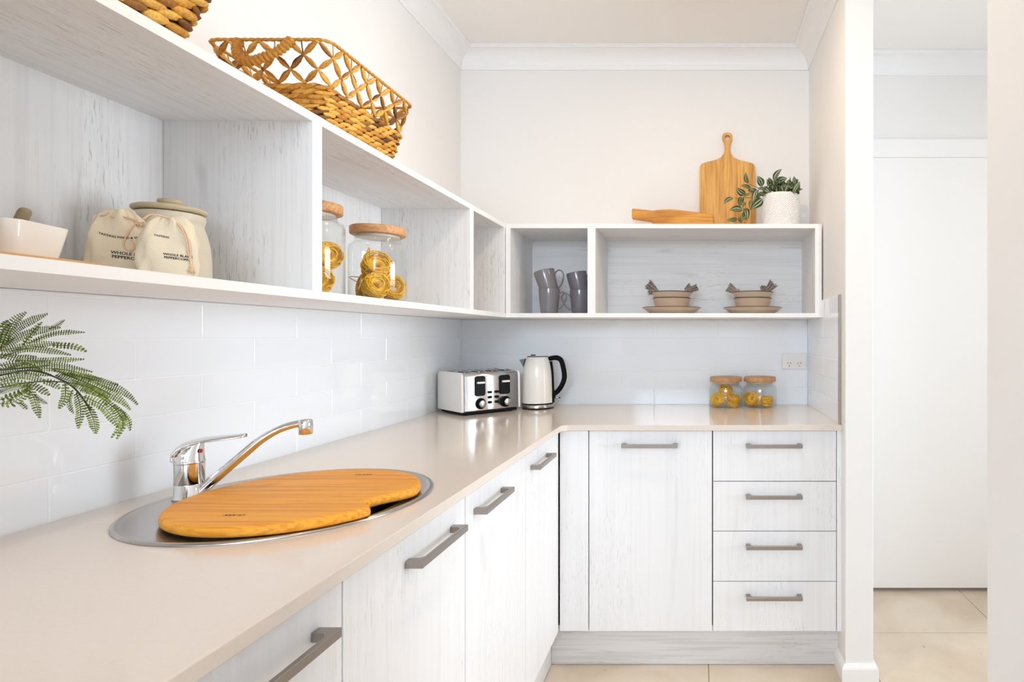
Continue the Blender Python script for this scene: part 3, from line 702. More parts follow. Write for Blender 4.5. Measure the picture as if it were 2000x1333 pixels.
# ------------------------------------------------------------------ plates, bowls, napkins
for px, side, xc in (('left', 'left', -.1244), ('right', 'right', .233)):
    Y0 = 2.512
    r = thing('plate', 'beige dinner plate with dark rim under the %s bowls' % side, 'plate', (xc, Y0, mz), 0, 'dinner plates on the back shelf')
    m = MB(); m.lathe([(.001,.0035),(.080,.0035),(.084,0),(.090,0),(.094,.003),(.112,.016),(.1290,.0274)], 56, m=0)
    m.lathe([(.1290,.0274),(.1306,.0290),(.1280,.0305)], 56, m=1); m.lathe([(.1280,.0305),(.112,.0200),(.092,.0085),(.001,.0080)], 56, m=0); m.build('dish', [PLATE, RIMD], r)
    for lvl, zb, rim in (('lower', .0084, .085), ('upper', .0350, .0925)):
        r = thing('bowl', 'beige bowl, %s of the two stacked on the %s plate' % (lvl, side), 'bowl', (xc, Y0, mz+zb), 0, 'bowls stacked on the plates')
        m = MB(); m.lathe([(.001,.003),(.050,.003),(.052,0),(.057,0),(.063,.008),(.076,.034),(rim-.0022,.0600)], 56)
        m.lathe([(rim-.0022,.0600),(rim+.0004,.0625),(rim-.0025,.0640)], 56, m=1)
        m.lathe([(rim-.0025,.0640),(.0735,.0365),(.060,.0130),(.050,.0075),(.001,.0065)] if lvl == 'upper' else [(rim-.0025,.0640),(.079,.0500),(.0600,.0120),(.001,.0065)], 56)
        m.build('dish', [PLATE, RIMD], r)
    # rolled linen napkin through the top bowl: pinched middle, frayed flaring ends
    rnd = random.Random(11 if side == 'left' else 23)
    def cloth_end(m, c, d, L, wd, fold, thick=.005, th0=0):
        c = Vector(c); d = Vector(d).normalized(); s = d.cross(Vector((0,1,0))).normalized(); R = []
        K = 9; nx = 28
        for i in range(K):
            t = i/(K-1); w_ = .009+(wd-.009)*t**.8; ring = []
            prof = []
            for j in range(nx):
                u = -1+2*j/(nx-1); off = fold*t*math.sin(u*9+th0)+fold*.5*t*math.sin(u*23+th0*2)
                prof.append((u*w_, off, d*(L*t+.004*t*math.sin(u*14+th0)+.003*rnd.uniform(-1,1)*(1 if i == K-1 else 0))))
            for u, o_, q in prof: ring.append(c+q+s*u+Vector((0,1,0))*(o_-thick/2*(.3+t)))
            for u, o_, q in prof[::-1]: ring.append(c+q+s*u+Vector((0,1,0))*(o_+thick/2*(.3+t)))
            R.append(ring)
        m.rings(R)
    m = MB(); zt = .100
    m.tube(smoothpath([(-.070,-.01,zt+.006),(-.045,0,zt-.022),(0,.004,zt-.036),(.045,0,zt-.022),(.070,-.01,zt+.004)], 5), .012, 10, flat=.8)
    if side == 'left':
        cloth_end(m, (-.066,-.012,zt+.002), (-.8,0,.62), .050, .023, .0085, .007, .4); cloth_end(m, (-.070,-.02,zt-.004), (-1,0,.15), .030, .016, .006, .006, 2)
        cloth_end(m, (.064,-.012,zt+.002), (.95,0,.32), .050, .015, .007, .006, 1.2); cloth_end(m, (.060,0,zt+.006), (.7,0,.5), .030, .017, .005, .005, 2.2)
    else:
        cloth_end(m, (-.070,-.012,zt-.004), (-.75,0,.45), .044, .0215, .004, .005, .1)
        cloth_end(m, (.060,-.012,zt+.000), (.62,0,.75), .048, .022, .0085, .006, 1.7); cloth_end(m, (.045,-.02,zt+.002), (-.1,0,1), .020, .014, .006, .005, .7)
    o = m.build('linen_napkin', LINEN); o.location = (xc, Y0, mz)
    tag(o, 'taupe linen napkin with frayed ends tucked in the %s bowls' % side, 'napkin', 'linen napkins in the bowls')

# ------------------------------------------------------------------ boards on the back shelf
TZ = ST1+.0004
r = thing('paddle_board', 'tall acacia serving board with ring handle leaning on the back wall', 'serving board', (.1285, 2.640, TZ))
half = []
prof = [(0,.0),(.122,0),(.127,.002),(.1297,.010),(.1297,.30),(.1290,.322),(.125,.334),(.115,.343),(.090,.350),(.055,.358),(.030,.370),(.017,.388),(.0125,.405),(.0125,.425),(.016,.442),(.0215,.455),(.0235,.466),(.0215,.478),(.013,.486),(0,.4885)]
poly = prof+[(-x, z) for x, z in prof[::-1][1:-1]]
bm = bmesh.new(); vs = [bm.verts.new((x, 0, z)) for x, z in poly]; es = [bm.edges.new((vs[i], vs[(i+1) % len(vs)])) for i in range(len(vs))]
hv = [bm.verts.new((.0118*math.cos(2*PI*k/20), 0, .4640+.0118*math.sin(2*PI*k/20))) for k in range(20)]; es += [bm.edges.new((hv[i], hv[(i+1) % 20])) for i in range(20)]
res = bmesh.ops.triangle_fill(bm, edges=es, use_beauty=True); fs = [g for g in res['geom'] if isinstance(g, bmesh.types.BMFace)]
e = bmesh.ops.extrude_face_region(bm, geom=fs)
for g in e['geom']:
    if isinstance(g, bmesh.types.BMVert): g.co.y += .018
bmesh.ops.recalc_face_normals(bm, faces=bm.faces); me = bpy.data.meshes.new('board'); bm.to_mesh(me); bm.free(); me.materials.append(ACACIA)
o = bpy.data.objects.new('board', me); COL.objects.link(o); o.parent = r; bv = o.modifiers.new('bevel', 'BEVEL'); bv.width = .003; bv.segments = 3; bv.limit_method = 'ANGLE'; bv.angle_limit = math.radians(50)
r.rotation_euler = (math.radians(-2.2), 0, 0)
# low paddle lying on its long edge
def q(zx, zy, Y=2.575): p = P(1200+zx/4.762, 230+zy/4.762, Y); return (p.x, p.z)
top = [(165,850),(250,858),(360,870),(380,868),(400,864),(450,859),(520,857),(620,866),(700,876),(760,884),(860,898),(905,908),(925,920)]
up = [q(*t) for t in top]; zb_ = TZ
poly = up+[(up[-1][0], zb_), (q(400,900)[0], zb_), q(352,972), q(165,944)]
x0 = sum(p[0] for p in poly)/len(poly)
r = thing('serving_paddle', 'thick wooden serving paddle lying on its side, handle to the left', 'serving board', (x0, 2.575, TZ))
m = MB(); m.prism([(x-x0, z-TZ) for x, z in poly], lambda u, v, t: (u, t, v), -.016, .016); m.build('board', ACACIAX, r, bevel=.006)

# ------------------------------------------------------------------ trailing plant in white pot
def leaf_material():
    m, nt, b = newmat('striped_leaf'); L = nt.links.new; uv = nt.nodes.new('ShaderNodeUVMap'); uv.uv_map = 'leaf'
    sx = nt.nodes.new('ShaderNodeSeparateXYZ'); L(uv.outputs[0], sx.inputs[0])
    dk = (.012,.035,.018); md = (.03,.07,.03); cr = (.46,.50,.22)
    r = ramp(nt, [(0, dk), (.16, md), (.22, dk), (.30, cr), (.37, cr), (.42, dk), (.58, dk), (.63, cr), (.70, cr), (.78, dk), (.84, md), (1, dk)])
    L(sx.outputs[0], r.inputs[0]); L(r.outputs[0], b.inputs['Base Color']); b.inputs['Roughness'].default_value = .35
    return m
LEAF = leaf_material()
def leaves(name, specs, parent, origin, mt):
    vs, fs, uvs = [], [], []
    NU, NV = 6, 9
    for base, tip, wd, curl, roll in specs:
        base = Vector(base)-origin; tip = Vector(tip)-origin; d = tip-base; L_ = d.length; d.normalize()
        view = Vector((-.3, -1, .1)).normalized(); side = d.cross(view).normalized(); nrm = side.cross(d).normalized()
        side = (side*math.cos(roll)+nrm*math.sin(roll)).normalized(); nrm = side.cross(d).normalized()
        b0 = len(vs)
        for i in range(NV):
            t = i/(NV-1); w_ = wd/2*(math.sin(PI*t**.85))**.75 if 0 < t < 1 else .0002
            c = base+d*L_*t+nrm*curl*L_*math.sin(PI*t)
            for j in range(NU):
                u = -1+2*j/(NU-1); vs.append(c+side*u*w_+nrm*(abs(u)*w_*.45)); uvs.append((j/(NU-1), t))
        for i in range(NV-1):
            for j in range(NU-1):
                fs.append((b0+i*NU+j, b0+i*NU+j+1, b0+(i+1)*NU+j+1, b0+(i+1)*NU+j))
    me = bpy.data.meshes.new(name); me.from_pydata([tuple(v) for v in vs], [], fs); ul = me.uv_layers.new(name='leaf')
    for lp in me.loops: ul.data[lp.index].uv = uvs[lp.vertex_index]
    for p in me.polygons: p.use_smooth = True
    me.materials.append(mt); o = bpy.data.objects.new(name, me); COL.objects.link(o); o.parent = parent
    so = o.modifiers.new('thickness', 'SOLIDIFY'); so.thickness = .0006
    return o
PX, PY = .3565, 2.505
pot0 = Vector((PX, PY, TZ))
r = thing('potted_plant', 'striped-leaf trailing plant in a white textured pot at the shelf end', 'plant', pot0)
m = MB(); R = []; n = 96
def potr(z): return .0770+.0055*math.sin(PI*min(1, z/.150)) - (.004*max(0, (.012-z)/.012))
zz = [0,.002,.006]+[.012+.0035*i for i in range(38)]+[.147,.151,.153]
for i, z in enumerate(zz):
    rr_ = potr(z)
    R.append([((rr_+(.0013*math.cos(k*PI)*(1 if math.sin(z*620) > 0 else -1) if .010 < z < .146 else -.001))*math.cos(2*PI*k/n), (rr_+(.0013*math.cos(k*PI)*(1 if math.sin(z*620) > 0 else -1) if .010 < z < .146 else -.001))*math.sin(2*PI*k/n), z) for k in range(n)])
R.append([(.0715*math.cos(2*PI*k/n), .0715*math.sin(2*PI*k/n), .153) for k in range(n)]); R.append([(.070*math.cos(2*PI*k/n), .070*math.sin(2*PI*k/n), .130) for k in range(n)])
m.rings(R, 0, True, True, False, False); m.build('pot', POTW, r)
MB().lathe([(.001,.132),(.0698,.131)], 32).build('soil', SOIL, r)
def zp(x, y, Y): return P(1400+x/10.667, 320+y/10.667, Y)
LS = [((655,415),(600,180),100),((950,470),(845,258),150),((1200,385),(1350,108),150),((1228,405),(1465,300),150),((1640,490),(1605,258),100),((1590,620),(1732,372),130),((1680,560),(1790,525),50),((1500,440),(1535,270),34),
((590,640),(405,505),140),((710,525),(500,455),90),((350,712),(142,835),115),((520,690),(470,905),125),((540,962),(262,965),140),((600,920),(632,1182),135),((430,1155),(202,1178),80),((700,640),(555,705),70),((850,540),(760,790),130),((955,738),(715,935),175),((720,760),(690,955),80),((590,800),(540,905),50),((955,500),(1115,620),125),((1130,460),(1045,320),110),((1150,400),(1080,288),80),((1500,440),(1415,605),80),((1230,470),(1262,612),64),((1350,440),(1392,596),70),((1150,440),(1035,480),60),((1000,650),(880,590),95),((625,1100),(500,1175),70),((480,1130),(520,1245),75),((1000,560),(850,515),85),((1570,560),(1665,650),90),((830,610),(675,520),85),((880,660),(700,600),90),
((1450,600),(1330,420),110),((1480,560),(1560,400),95),((1560,600),(1640,520),90),((1300,600),(1180,520),95),((1180,560),(1090,430),95),((1250,560),(1380,380),120),((1080,620),(960,560),100),((900,700),(800,620),110),((760,600),(640,560),80),((1640,600),(1730,500),90),((1380,560),(1460,430),80),((820,520),(740,640),70),((600,1000),(540,1120),70)]
sp = []; rnd = random.Random(4)
for k in range(34):
    x = rnd.uniform(1080, 1660); y = rnd.uniform(430, 640); an = rnd.uniform(-2.6, -.5); q = rnd.uniform(110, 190)
    tx_, ty_ = x+q*math.cos(an), max(250, y+q*math.sin(an)*.9); Yk = rnd.uniform(2.47, 2.56)
    sp.append((P(1400+x/10.667, 320+y/10.667, Yk), P(1400+tx_/10.667, 320+ty_/10.667, Yk+rnd.uniform(-.02, .02)), rnd.uniform(80, 120)/10.667*Yk/F, rnd.uniform(.05, .15), rnd.uniform(-.7, .7)))
for i, (bs, tp, wd) in enumerate(LS):
    xx = (bs[0]+tp[0])/2; trail = xx < 1000
    Y = rnd.uniform(2.43, 2.50) if not trail else rnd.uniform(2.42, 2.475)
    if i >= 34: Y = rnd.uniform(2.47, 2.54) if not trail else 2.50
    sp.append((zp(*bs, Y+.008), zp(*tp, Y-.012), wd/10.667*Y/F, rnd.uniform(.05, .16), rnd.uniform(-.45, .45)))
leaves('foliage', sp, r, pot0, LEAF)
m = MB()
for path in ([(1380,640),(1100,520),(820,560),(620,640),(520,780),(560,980),(520,1180)], [(1380,640),(1000,600),(700,700),(380,720)], [(1380,640),(900,520),(680,430)], [(1380,640),(1300,450)], [(1450,640),(1500,440)], [(1500,640),(1640,480)], [(560,980),(440,1150)], [(1380,640),(950,640),(800,760)]):
    pts = []
    for i, (x, y) in enumerate(path):
        t = i/(len(path)-1); pts.append(zp(x, y, 2.500-.045*min(1, t*1.6))-pot0)
    pts[0] = Vector((pts[0].x*.5, 0, .132)); m.tube(smoothpath(pts, 5), .0014, 6)
m.build('stems', STEM, r)

# ------------------------------------------------------------------ fern branches at the left
VX, VY = -1.03, .60
fo = Vector((VX, VY, .9004))
r = thing('fern_arrangement', 'green feathery fern branches leaning in over the bench at the left', 'plant', fo)
m = MB(); m.lathe([(.001,0),(.045,0),(.055,.01),(.065,.06),(.060,.12),(.038,.165),(.030,.185),(.034,.20),(.031,.20),(.026,.185),(.030,.16),(.001,.15)], 40); m.build('vase', WCER, r)
def fz(x, y, Y): return P(x/4.166, 580+y/4.166, Y)
def hang(parent, x, y): pass
FP = [ # pinnae: path in zoomed pixels, leaflet length
([(0,425),(100,220),(215,125)],44),([(20,412),(160,250),(390,138)],46),([(0,428),(230,300),(495,250)],46),([(400,262),(470,230),(528,188)],24),([(230,380),(450,300),(692,290)],30),([(0,440),(250,395),(490,375)],40),([(420,395),(600,405),(706,448)],36),([(0,500),(200,430),(400,440),(580,475)],36),([(130,520),(400,520),(688,510)],36),([(0,592),(300,540),(560,570),(755,612)],34),([(250,575),(560,600),(822,672)],34),([(430,590),(700,660),(962,715)],38),([(500,620),(850,705),(1030,790),(1122,880)],44),([(560,645),(800,740),(980,840),(1062,922)],46),([(650,762),(800,790),(900,860)],32),
([(530,705),(530,820),(480,912)],36),([(590,760),(565,850),(600,950)],34),([(620,780),(655,920),(640,1075)],50),([(700,870),(760,1000),(778,1115)],50),([(680,812),(850,900),(962,1062)],56),([(830,820),(960,940),(1000,1040),(950,1160)],36),([(930,880),(1005,1000),(905,1150)],30),([(980,925),(1045,1000),(1060,1092)],30),
([(0,872),(110,858),(262,745)],52),([(180,722),(260,790),(325,988)],46),([(280,800),(330,840),(385,870)],26),([(215,700),(320,745),(405,803)],36),([(160,862),(190,885),(222,915)],24),([(350,690),(430,705),(490,748)],40),([(0,560),(160,545),(340,600)],40),([(0,620),(200,600),(420,640)],44),([(0,680),(180,640),(380,690)],44),([(0,720),(120,700),(260,720)],46),([(0,780),(100,740),(220,730)],44),([(0,470),(150,500),(300,490)],40),([(0,250),(40,215),(62,190)],24),([(0,380),(30,280),(90,215)],34),([(180,400),(300,250),(345,205)],28),([(450,640),(650,720),(880,830)],44),([(560,700),(720,740),(900,850)],40),([(0,840),(110,800),(230,760)],40)]
mf = MB(); ms = MB(); rnd = random.Random(9)
for path, ll in FP:
    Y = .862+rnd.uniform(-.028, .028); dY = rnd.uniform(-.02, .02); k = len(path)-1
    pts = smoothpath([fz(x, y, Y+dY*i/k)-fo for i, (x, y) in enumerate(path)], 14)
    L_ = sum((pts[i+1]-pts[i]).length for i in range(len(pts)-1))
    ms.tube(pts, [.0007*(1-.6*i/len(pts)) for i in range(len(pts))], 5)
    ln = ll/4.166*Y/F*.80; step = .0040; acc = 0; N = max(4, int(L_/step)); roll = rnd.uniform(-.35, .35)
    cum = [0]
    for i in range(len(pts)-1): cum.append(cum[-1]+(pts[i+1]-pts[i]).length)
    for s_ in range(N):
        dist = L_*(s_+.5)/N; i = 0
        while i < len(cum)-2 and cum[i+1] < dist: i += 1
        f_ = (dist-cum[i])/max(1e-9, cum[i+1]-cum[i]); p = pts[i].lerp(pts[i+1], f_); t = (pts[i+1]-pts[i]).normalized()
        n_ = Vector((-.6, -.75, 0)).normalized() if False else Vector((.35, -.92, .1)).normalized(); sd = t.cross(n_).normalized(); n_ = sd.cross(t).normalized()
        sd2 = sd*math.cos(roll)+n_*math.sin(roll)
        fr_ = (s_+.5)/N; q_ = ln*(min(1, .55+fr_*2.2) if fr_ < .25 else 1)*(1 if fr_ < .72 else max(.25, 1-(fr_-.72)/.28*.75))
        for sg in (-1, 1):
            d_ = (sd2*sg*.95+t*.32+n_*.12).normalized(); wv = d_.cross(n_).normalized()*.00138
            a = p; e_ = p+d_*q_
            mf.add([a-wv*.4, a+d_*q_*.3-wv, a+d_*q_*.85-wv*.9, e_, a+d_*q_*.85+wv*.9, a+d_*q_*.3+wv, a+d_*q_*.5+n_*.0005], [(0,1,6),(1,2,6),(2,3,6),(3,4,6),(4,5,6),(5,0,6)], 0)
for path, w_ in (([(0,425),(-250,500),(-500,700)],.0016), ([(0,640),(250,600),(450,655),(610,750),(740,925)],.0013), ([(-500,760),(-200,640),(0,640)],.002), ([(450,600),(700,700),(900,800)],.0008), ([(0,600),(400,560)],.001), ([(0,740),(220,700),(400,690),(520,695)],.0009), ([(-450,800),(-200,760),(0,760)],.0014)):
    k = len(path)-1; pts = smoothpath([fz(x, y, .862 - (.0 if x >= 0 else (-x/500)*.16))-fo for x, y in path], 8); ms.tube(pts, w_, 6)
for x in (-500, -460, -450):
    e_ = fz(x, 730, .862-.155)-fo; ms.tube(smoothpath([(0,0,.16), (0,0,.215), e_*.6+Vector((0,0,.10)), e_], 5), .0016, 6)
mf.build('leaflets', FERN, r); ms.build('stems', FERNST, r)

# ------------------------------------------------------------------ baskets
RC = .024
def perim(w_, d_, rc, N):
    pts = rrect(w_, d_, rc, 8); pts = [Vector((x, y)) for x, y in pts]; pts.append(pts[0]); cum = [0]
    for a, c in zip(pts, pts[1:]): cum.append(cum[-1]+(c-a).length)
    T = cum[-1]; out = []
    def at(s):
        s = s % T; i = 0
        while cum[i+1] < s: i += 1
        f_ = (s-cum[i])/(cum[i+1]-cum[i]+1e-12); p = pts[i].lerp(pts[i+1], f_); t = (pts[i+1]-pts[i]).normalized(); return p, t
    return at, T
def weave(m, dims, z0, z1, rows, seg, th, rnd, up=1):
    """rows of slanting overlapping strands; dims(z) -> w, d"""
    pitch = (z1-z0)/rows
    for r_ in range(rows):
        z = z0+pitch*(r_+.5); w_, d_ = dims(z); at, T = perim(w_, d_, RC, 0); n = int(T/seg); sg = 1 if r_ % 2 else -1
        for i in range(n):
            p, t = at((i+.5*(r_ % 2)+rnd.uniform(-.12, .12))*T/n); t3 = Vector((t.x, t.y, 0)); o3 = Vector((t.y, -t.x, 0)); z3 = Vector((0,0,1))
            an = .20*up+rnd.uniform(-.10, .10); ax = (t3*math.cos(an)+z3*math.sin(an)).normalized(); bz = ax.cross(o3).normalized()
            M = Matrix((ax, o3, bz)).transposed().to_4x4()
            m.sph((p.x, p.y, z), T/n*.78*rnd.uniform(.9, 1.15), th*rnd.uniform(.8,1.15), pitch*.56*rnd.uniform(.85, 1.15), M, 0, 8, 6)
def wrapped(m, pts, r0, amp, per, n=8):
    pts = smoothpath(pts, 10); cum = [0]
    for a, c in zip(pts, pts[1:]): cum.append(cum[-1]+(c-a).length)
    N = int(cum[-1]/per*6); out = []; rr = []; j = 0
    for i in range(N+1):
        s = cum[-1]*i/N
        while j < len(cum)-2 and cum[j+1] < s: j += 1
        out.append(pts[j].lerp(pts[j+1], min(1, (s-cum[j])/max(1e-9, cum[j+1]-cum[j])))); rr.append(r0+amp*abs(math.sin(PI*i/6)))
    m.tube(out, rr, n)
rnd = random.Random(21)
# openwork basket
bx0, bx1, by0, by1 = -1.000, -.812, 1.222, 1.510
c0 = Vector(((bx0+bx1)/2, (by0+by1)/2, TZ)); w0, d0 = bx1-bx0, by1-by0; HB = .150
def dims(z): t = z/HB; return w0+.070*t, d0+.066*t
r = thing('woven_basket', 'rectangular open-lattice woven basket with wrapped handles on the left shelf', 'basket', c0, 0, 'woven baskets on the shelf')
m = MB(); weave(m, dims, .002, .070, 7, .026, .0048, rnd); m.build('solid_weave', STRAW, r)
m = MB(); at, T = perim(*dims(.0), RC, 0); 
rr0 = [(p.x, p.y) for p, t in [perim(w0-.008, d0-.008, .02, 0)[0](s*perim(w0-.008, d0-.008, .02, 0)[1]/48) for s in range(48)]]
w1, d1 = dims(.072); pa, Ta = perim(w1-.008, d1-.008, .02, 0); rr1 = [(pa(s*Ta/48)[0].x, pa(s*Ta/48)[0].y) for s in range(48)]
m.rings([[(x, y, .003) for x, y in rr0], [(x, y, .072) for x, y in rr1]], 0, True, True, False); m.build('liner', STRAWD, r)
def pz(sfrac, z):
    w_, d_ = dims(z); a, T = perim(w_, d_, RC, 0); p, t = a(sfrac*T); return Vector((p.x, p.y, z)), Vector((t.y, -t.x, 0))
m = MB(); NN = 19; zl = (.072, .098, .126, .153)
def strand(a, c, mid, out, rmid=.0052):
    for off in (-1, 1):
        bow = Vector((0,0,1))*.0022*off; pts = [a, a.lerp(c, .25)+bow*.8, a.lerp(c, .5)+bow*1.2, a.lerp(c, .75)+bow*.8, c]
        m.tube(smoothpath(pts, 3), [.0014+(.0034*rnd.uniform(.8, 1.15))*math.sin(PI*i/12) for i in range(13)], 6, flat=.8)
for i in range(NN):
    for (za, zb, fa) in ((zl[0], zl[1], 0), (zl[1], zl[2], .5), (zl[2], zl[3], 0)):
        a, oa = pz((i+fa)/NN, za)
        for s_ in (-.5, .5):
            c, oc = pz((i+fa+s_)/NN, zb); strand(a, c, 0, oa)
    for fa, z in ((.5, zl[1]), (0, zl[2]), (.5, zl[3]-.002), (0, zl[0]+.002)):
        a, oa = pz((i+fa)/NN, z); m.sph(a, .0042, .0042, .0042, None, 0, 7, 5)
    a, _ = pz(i/NN, zl[2]); c, _ = pz((i+rnd.uniform(-.10, .10))/NN, zl[3]); m.tube([a, (a+c)/2+Vector((rnd.uniform(-.001,.001), 0, 0)), c], .0013, 5)
m.build('lattice', STRAW, r)
m = MB(); w_, d_ = dims(zl[3]+.001); a_, T_ = perim(w_, d_, RC, 0)
pts = [Vector((*a_(T_*i/60)[0], zl[3]+.001)) for i in range(61)]; wrapped(m, pts, .0028, .0012, .014); m.build('rim', STRAW, r)
for sy in (-1, 1):
    ye = sy*(d0/2+.033); m = MB()
    wrapped(m, [(-.060, ye-sy*.002, .154), (-.055, ye+sy*.010, .128), (-.040, ye+sy*.018, .104), (-.018, ye+sy*.021, .099), (.010, ye+sy*.020, .108), (.036, ye+sy*.014, .125), (.056, ye+sy*.004, .153)], .0072, .0028, .0085, 12)
    m.build('handle', STRAW, r)
# chunky basket at the top left
bx0, bx1, by0, by1 = -1.015, -.812, .52, .898
c0 = Vector(((bx0+bx1)/2, (by0+by1)/2, TZ)); w0, d0 = bx1-bx0, by1-by0
def dims(z): t = z/.15; return w0+.075*t, d0+.105*t
r = thing('woven_basket', 'chunky solid-weave basket at the top left edge of the photo', 'basket', c0, 0, 'woven baskets on the shelf')
m = MB(); weave(m, dims, .002, .156, 11, .030, .0070, rnd); m.build('solid_weave', STRAW, r)
m = MB(); A_ = perim(w0-.012, d0-.012, .02, 0); w1, d1 = dims(.15); B_ = perim(w1-.012, d1-.012, .02, 0)
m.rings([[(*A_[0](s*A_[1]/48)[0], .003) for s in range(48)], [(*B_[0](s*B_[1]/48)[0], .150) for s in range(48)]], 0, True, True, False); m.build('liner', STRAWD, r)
m = MB(); w_, d_ = dims(.158); a_, T_ = perim(w_, d_, RC, 0); wrapped(m, [Vector((*a_(T_*i/60)[0], .160)) for i in range(61)], .006, .002, .014); m.build('rim', STRAW, r)

# ------------------------------------------------------------------ crock, bags, bowl, board in the left bay
SZ = _base+.0003
r = thing('ceramic_crock', 'speckled cream stoneware crock with flat lid behind the cotton bags', 'canister', (-.990, 1.062, SZ))
m = MB(); m.lathe([(.001,0),(.056,0),(.059,.003),(.0605,.02),(.060,.045),(.0575,.075),(.0530,.097),(.0495,.108),(.0485,.113),(.0500,.117),(.0515,.124),(.0505,.131),(.046,.133),(.044,.120),(.05,.09),(.053,.03),(.001,.01)], 56); m.build('body', CROCK, r)
m = MB(); m.lathe([(.001,.1335),(.047,.1335),(.052,.135),(.0540,.138),(.0535,.142),(.048,.1445),(.020,.1460),(.001,.146)], 56); ld = m.build('lid', CROCKLID, r)
m = MB(); m.lathe([(.013,.146),(.0165,.150),(.0185,.154),(.0180,.158),(.012,.160),(.010,.1585),(.001,.158)], 40); m.build('knob', CROCKLID, ld)

def bag(label, loc, rz, W_, H_, D_, seed, lean, texts, tilt=0):
    rnd = random.Random(seed); r = thing('drawstring_bag', label, 'bag', loc, rz, 'cotton drawstring bags'); r.rotation_euler = (lean, tilt, rz)
    m = MB(); R = []; n = 72
    hs = [0,.004,.02,.06,.14,.24,.36,.48,.60,.70,.78,.84,.89,.93,.96,.985,1.0]
    for t in hs:
        ww = W_/2*(.90+.10*math.sin(PI*min(1, t*1.3)))*(1 if t > .01 else .94); dd_ = D_/2*(.85+.45*math.sin(PI*min(.92, t*1.15)))
        pl = 0
        if t > .68: k = (t-.68)/.32; ww *= 1-.30*k-.30*k**4; dd_ *= 1-.35*k; pl = .0026*k
        ring = []
        for j in range(n):
            a = 2*PI*j/n; ca, sa = math.cos(a), math.sin(a); ex = .55 if t < .7 else .8
            x = ww*math.copysign(abs(ca)**ex, ca); y = dd_*math.copysign(abs(sa)**.5, sa)
            wob = .0022*math.sin(5*a+seed+7*t)+.0009*math.sin(9*a-11*t)+pl*math.sin(13*a+seed)
            ring.append((x+wob*ca+.002*t*math.sin(seed), y+wob*sa, H_*t+(.004*math.sin(a*2+seed) if t > .9 else 0)-(.004*abs(ca)**3 if .9 < t else 0)))
        R.append(ring)
    m.rings(R, 0, True, True, True); body = m.build('pouch', COTTON, r)
    bm = bmesh.new(); bm.from_mesh(body.data); tree = BVHTree.FromBMesh(bm)
    for body_txt, size, tx, tz, an, curve in texts:
        me = text_mesh(body_txt, size, size*.02)
        for v in me.vertices:
            x, y = v.co.x, v.co.y; c, s = math.cos(an), math.sin(an); X, Z = tx+x*c-y*s, tz+x*s+y*c+curve*x*x
            hit = tree.ray_cast(Vector((X, -.2, Z)), Vector((0,1,0)))
            v.co = (X, (hit[0].y if hit[0] else -D_/2)-.0005, Z)
        me.materials.clear(); me.materials.append(INK); o = bpy.data.objects.new('lettering', me); COL.objects.link(o); o.parent = r
    bm.free(); return r, body
def onbag(body, X, Z, off=.0022):
    bm = bmesh.new(); bm.from_mesh(body.data); t = BVHTree.FromBMesh(bm); h = t.ray_cast(Vector((X, -.2, Z)), Vector((0,1,0))); bm.free()
    return Vector((X, (h[0].y if h[0] else -.012)-off, Z))
yaw = math.radians(43)
r1, b1 = bag('cream cotton peppercorn bag standing left of the other bag', (-.987, .966, SZ), yaw, .078, .1190, .030, 3, 0, [('WHOLE BLACK\nPEPPERCORNS', .0070, .0150, .0395, -.05, 0), ('TASTING FOOD & WINE', .0050, .004, .0700, -.02, 6.0)])
r2, b2 = bag('cream cotton peppercorn bag in front, leaning on the stoneware crock', (-.9095, .972, SZ), yaw, .0780, .1100, .030, 8, 0, [('WHOLE BLACK\nPEPPERCORNS', .0054, .0125, .0385, -.05, 0), ('TASTING', .0046, -.008, .0720, -.1, 0)])
m = MB()
for dx in (-.0012, .0012):
    m.tube(smoothpath([onbag(b2, -.030, .098)+Vector((dx,-.001,0)), onbag(b2, -.020, .1075)+Vector((0,-.001,0)), onbag(b2, .0, .105), onbag(b2, .016, .092)+Vector((dx,0,0)), onbag(b2, .024, .070)+Vector((dx,0,0)), onbag(b2, .0270, .045)+Vector((dx,0,0)), onbag(b2, .0295, .024)], 5), .0011, 7)
e_ = onbag(b2, .0295, .024)
for k in range(14):
    a = rnd.uniform(-.5, .5); m.tube([e_, e_+Vector((.012*math.sin(a), rnd.uniform(-.002, .001), -.011+rnd.uniform(-.003, .003)))], [.0012, .0005], 5)
m.sph(e_, .0026, .0026, .003); m.build('drawstring', CORD, r2)
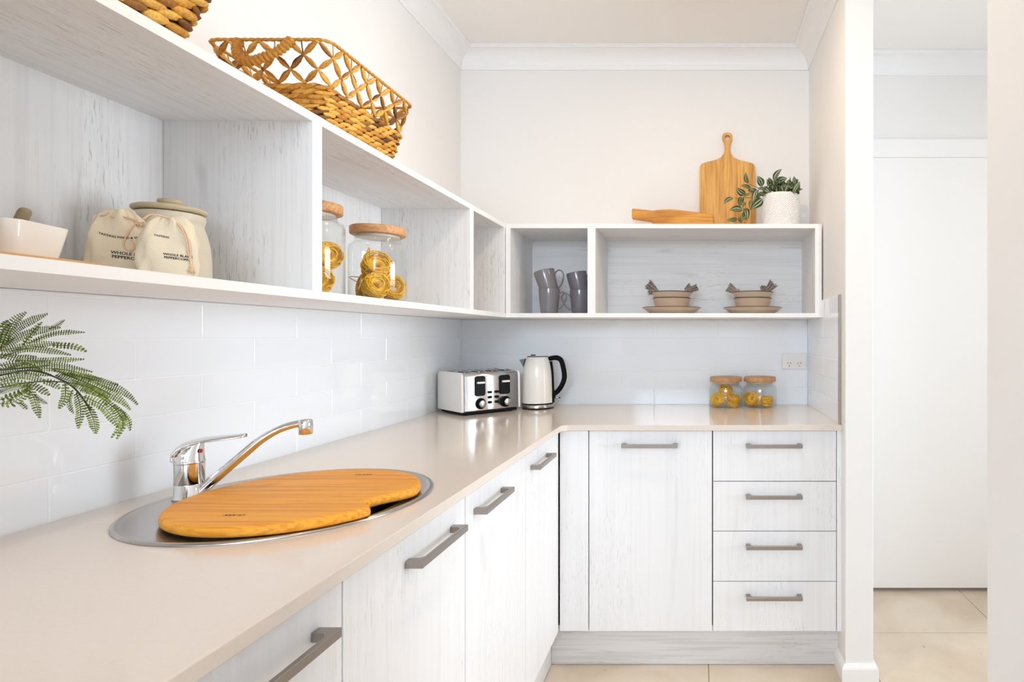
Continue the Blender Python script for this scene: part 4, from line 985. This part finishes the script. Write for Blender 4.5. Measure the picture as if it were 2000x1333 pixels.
m = MB()
m.tube(smoothpath([onbag(b1, .022, .100), onbag(b1, .012, .080)+Vector((0,-.001,0)), onbag(b1, .006, .062), onbag(b1, .008, .052), onbag(b1, .016, .050), onbag(b1, .019, .060), onbag(b1, .015, .068)], 6), .0012, 7)
m.tube(smoothpath([onbag(b1, -.010, .104)+Vector((0,-.001,0)), onbag(b1, .008, .106), onbag(b1, .024, .100), onbag(b1, .030, .094)], 5), .0013, 7)
e_ = onbag(b1, .026, .098)
for k in range(16): a = rnd.uniform(0, 6.28); m.tube([e_, e_+Vector((.008*math.cos(a), -.002, .007*math.sin(a)))], [.0012, .0005], 5)
m.build('drawstring', CORD, r1)

# thin wooden board, square white mortar and pestle
r = tag(MB().prism([(-.947+a, .680+c) for a, c in rrect(.230, .340, .085, 10)], lambda u, v, t: (u, v, t), SZ, SZ+.0055).build('wooden_tray_board', mat('tray_wood', (.62,.33,.12), .5, var=.08, varscale=30), bevel=.001), 'thin wooden board lying on the shelf under the white square bowl', 'serving board')
bz = SZ+.0058; ya = math.radians(14)
r = thing('square_bowl', 'small square white glazed bowl on the thin wooden board', 'bowl', (-.9760, .7960, bz), ya)
m = MB(); R = []
for s_, rc, z in ((.078,.014,0),(.080,.016,.003),(.088,.017,.025),(.0985,.018,.0555),(.0975,.017,.0570),(.0940,.015,.0565),(.082,.014,.02),(.070,.012,.008)): R.append([(x, y, z) for x, y in rrect(s_, s_, rc, 7)])
m.rings(R); m.build('basin', WCER, r)
def w2(px, py, Y): return P(px, py, Y)
tipP = w2(52, 407, .80); Mb = Vector((-.9760, .7960, bz)); 
a = Vector((-.9660, .790, bz+.0170)); d_ = (tipP-a).normalized(); 
m = MB(); L_ = (tipP-a).length; m.tube([d_*0, d_*L_*.5, d_*(L_-.007), d_*(L_-.003), d_*(L_-.0006), d_*L_], [.0068,.0070,.0072,.0064,.0042,.001], 16)
o = m.build('pestle', PESTLE); o.location = a; tag(o, 'round-ended brown pestle standing in the white square bowl', 'pestle')
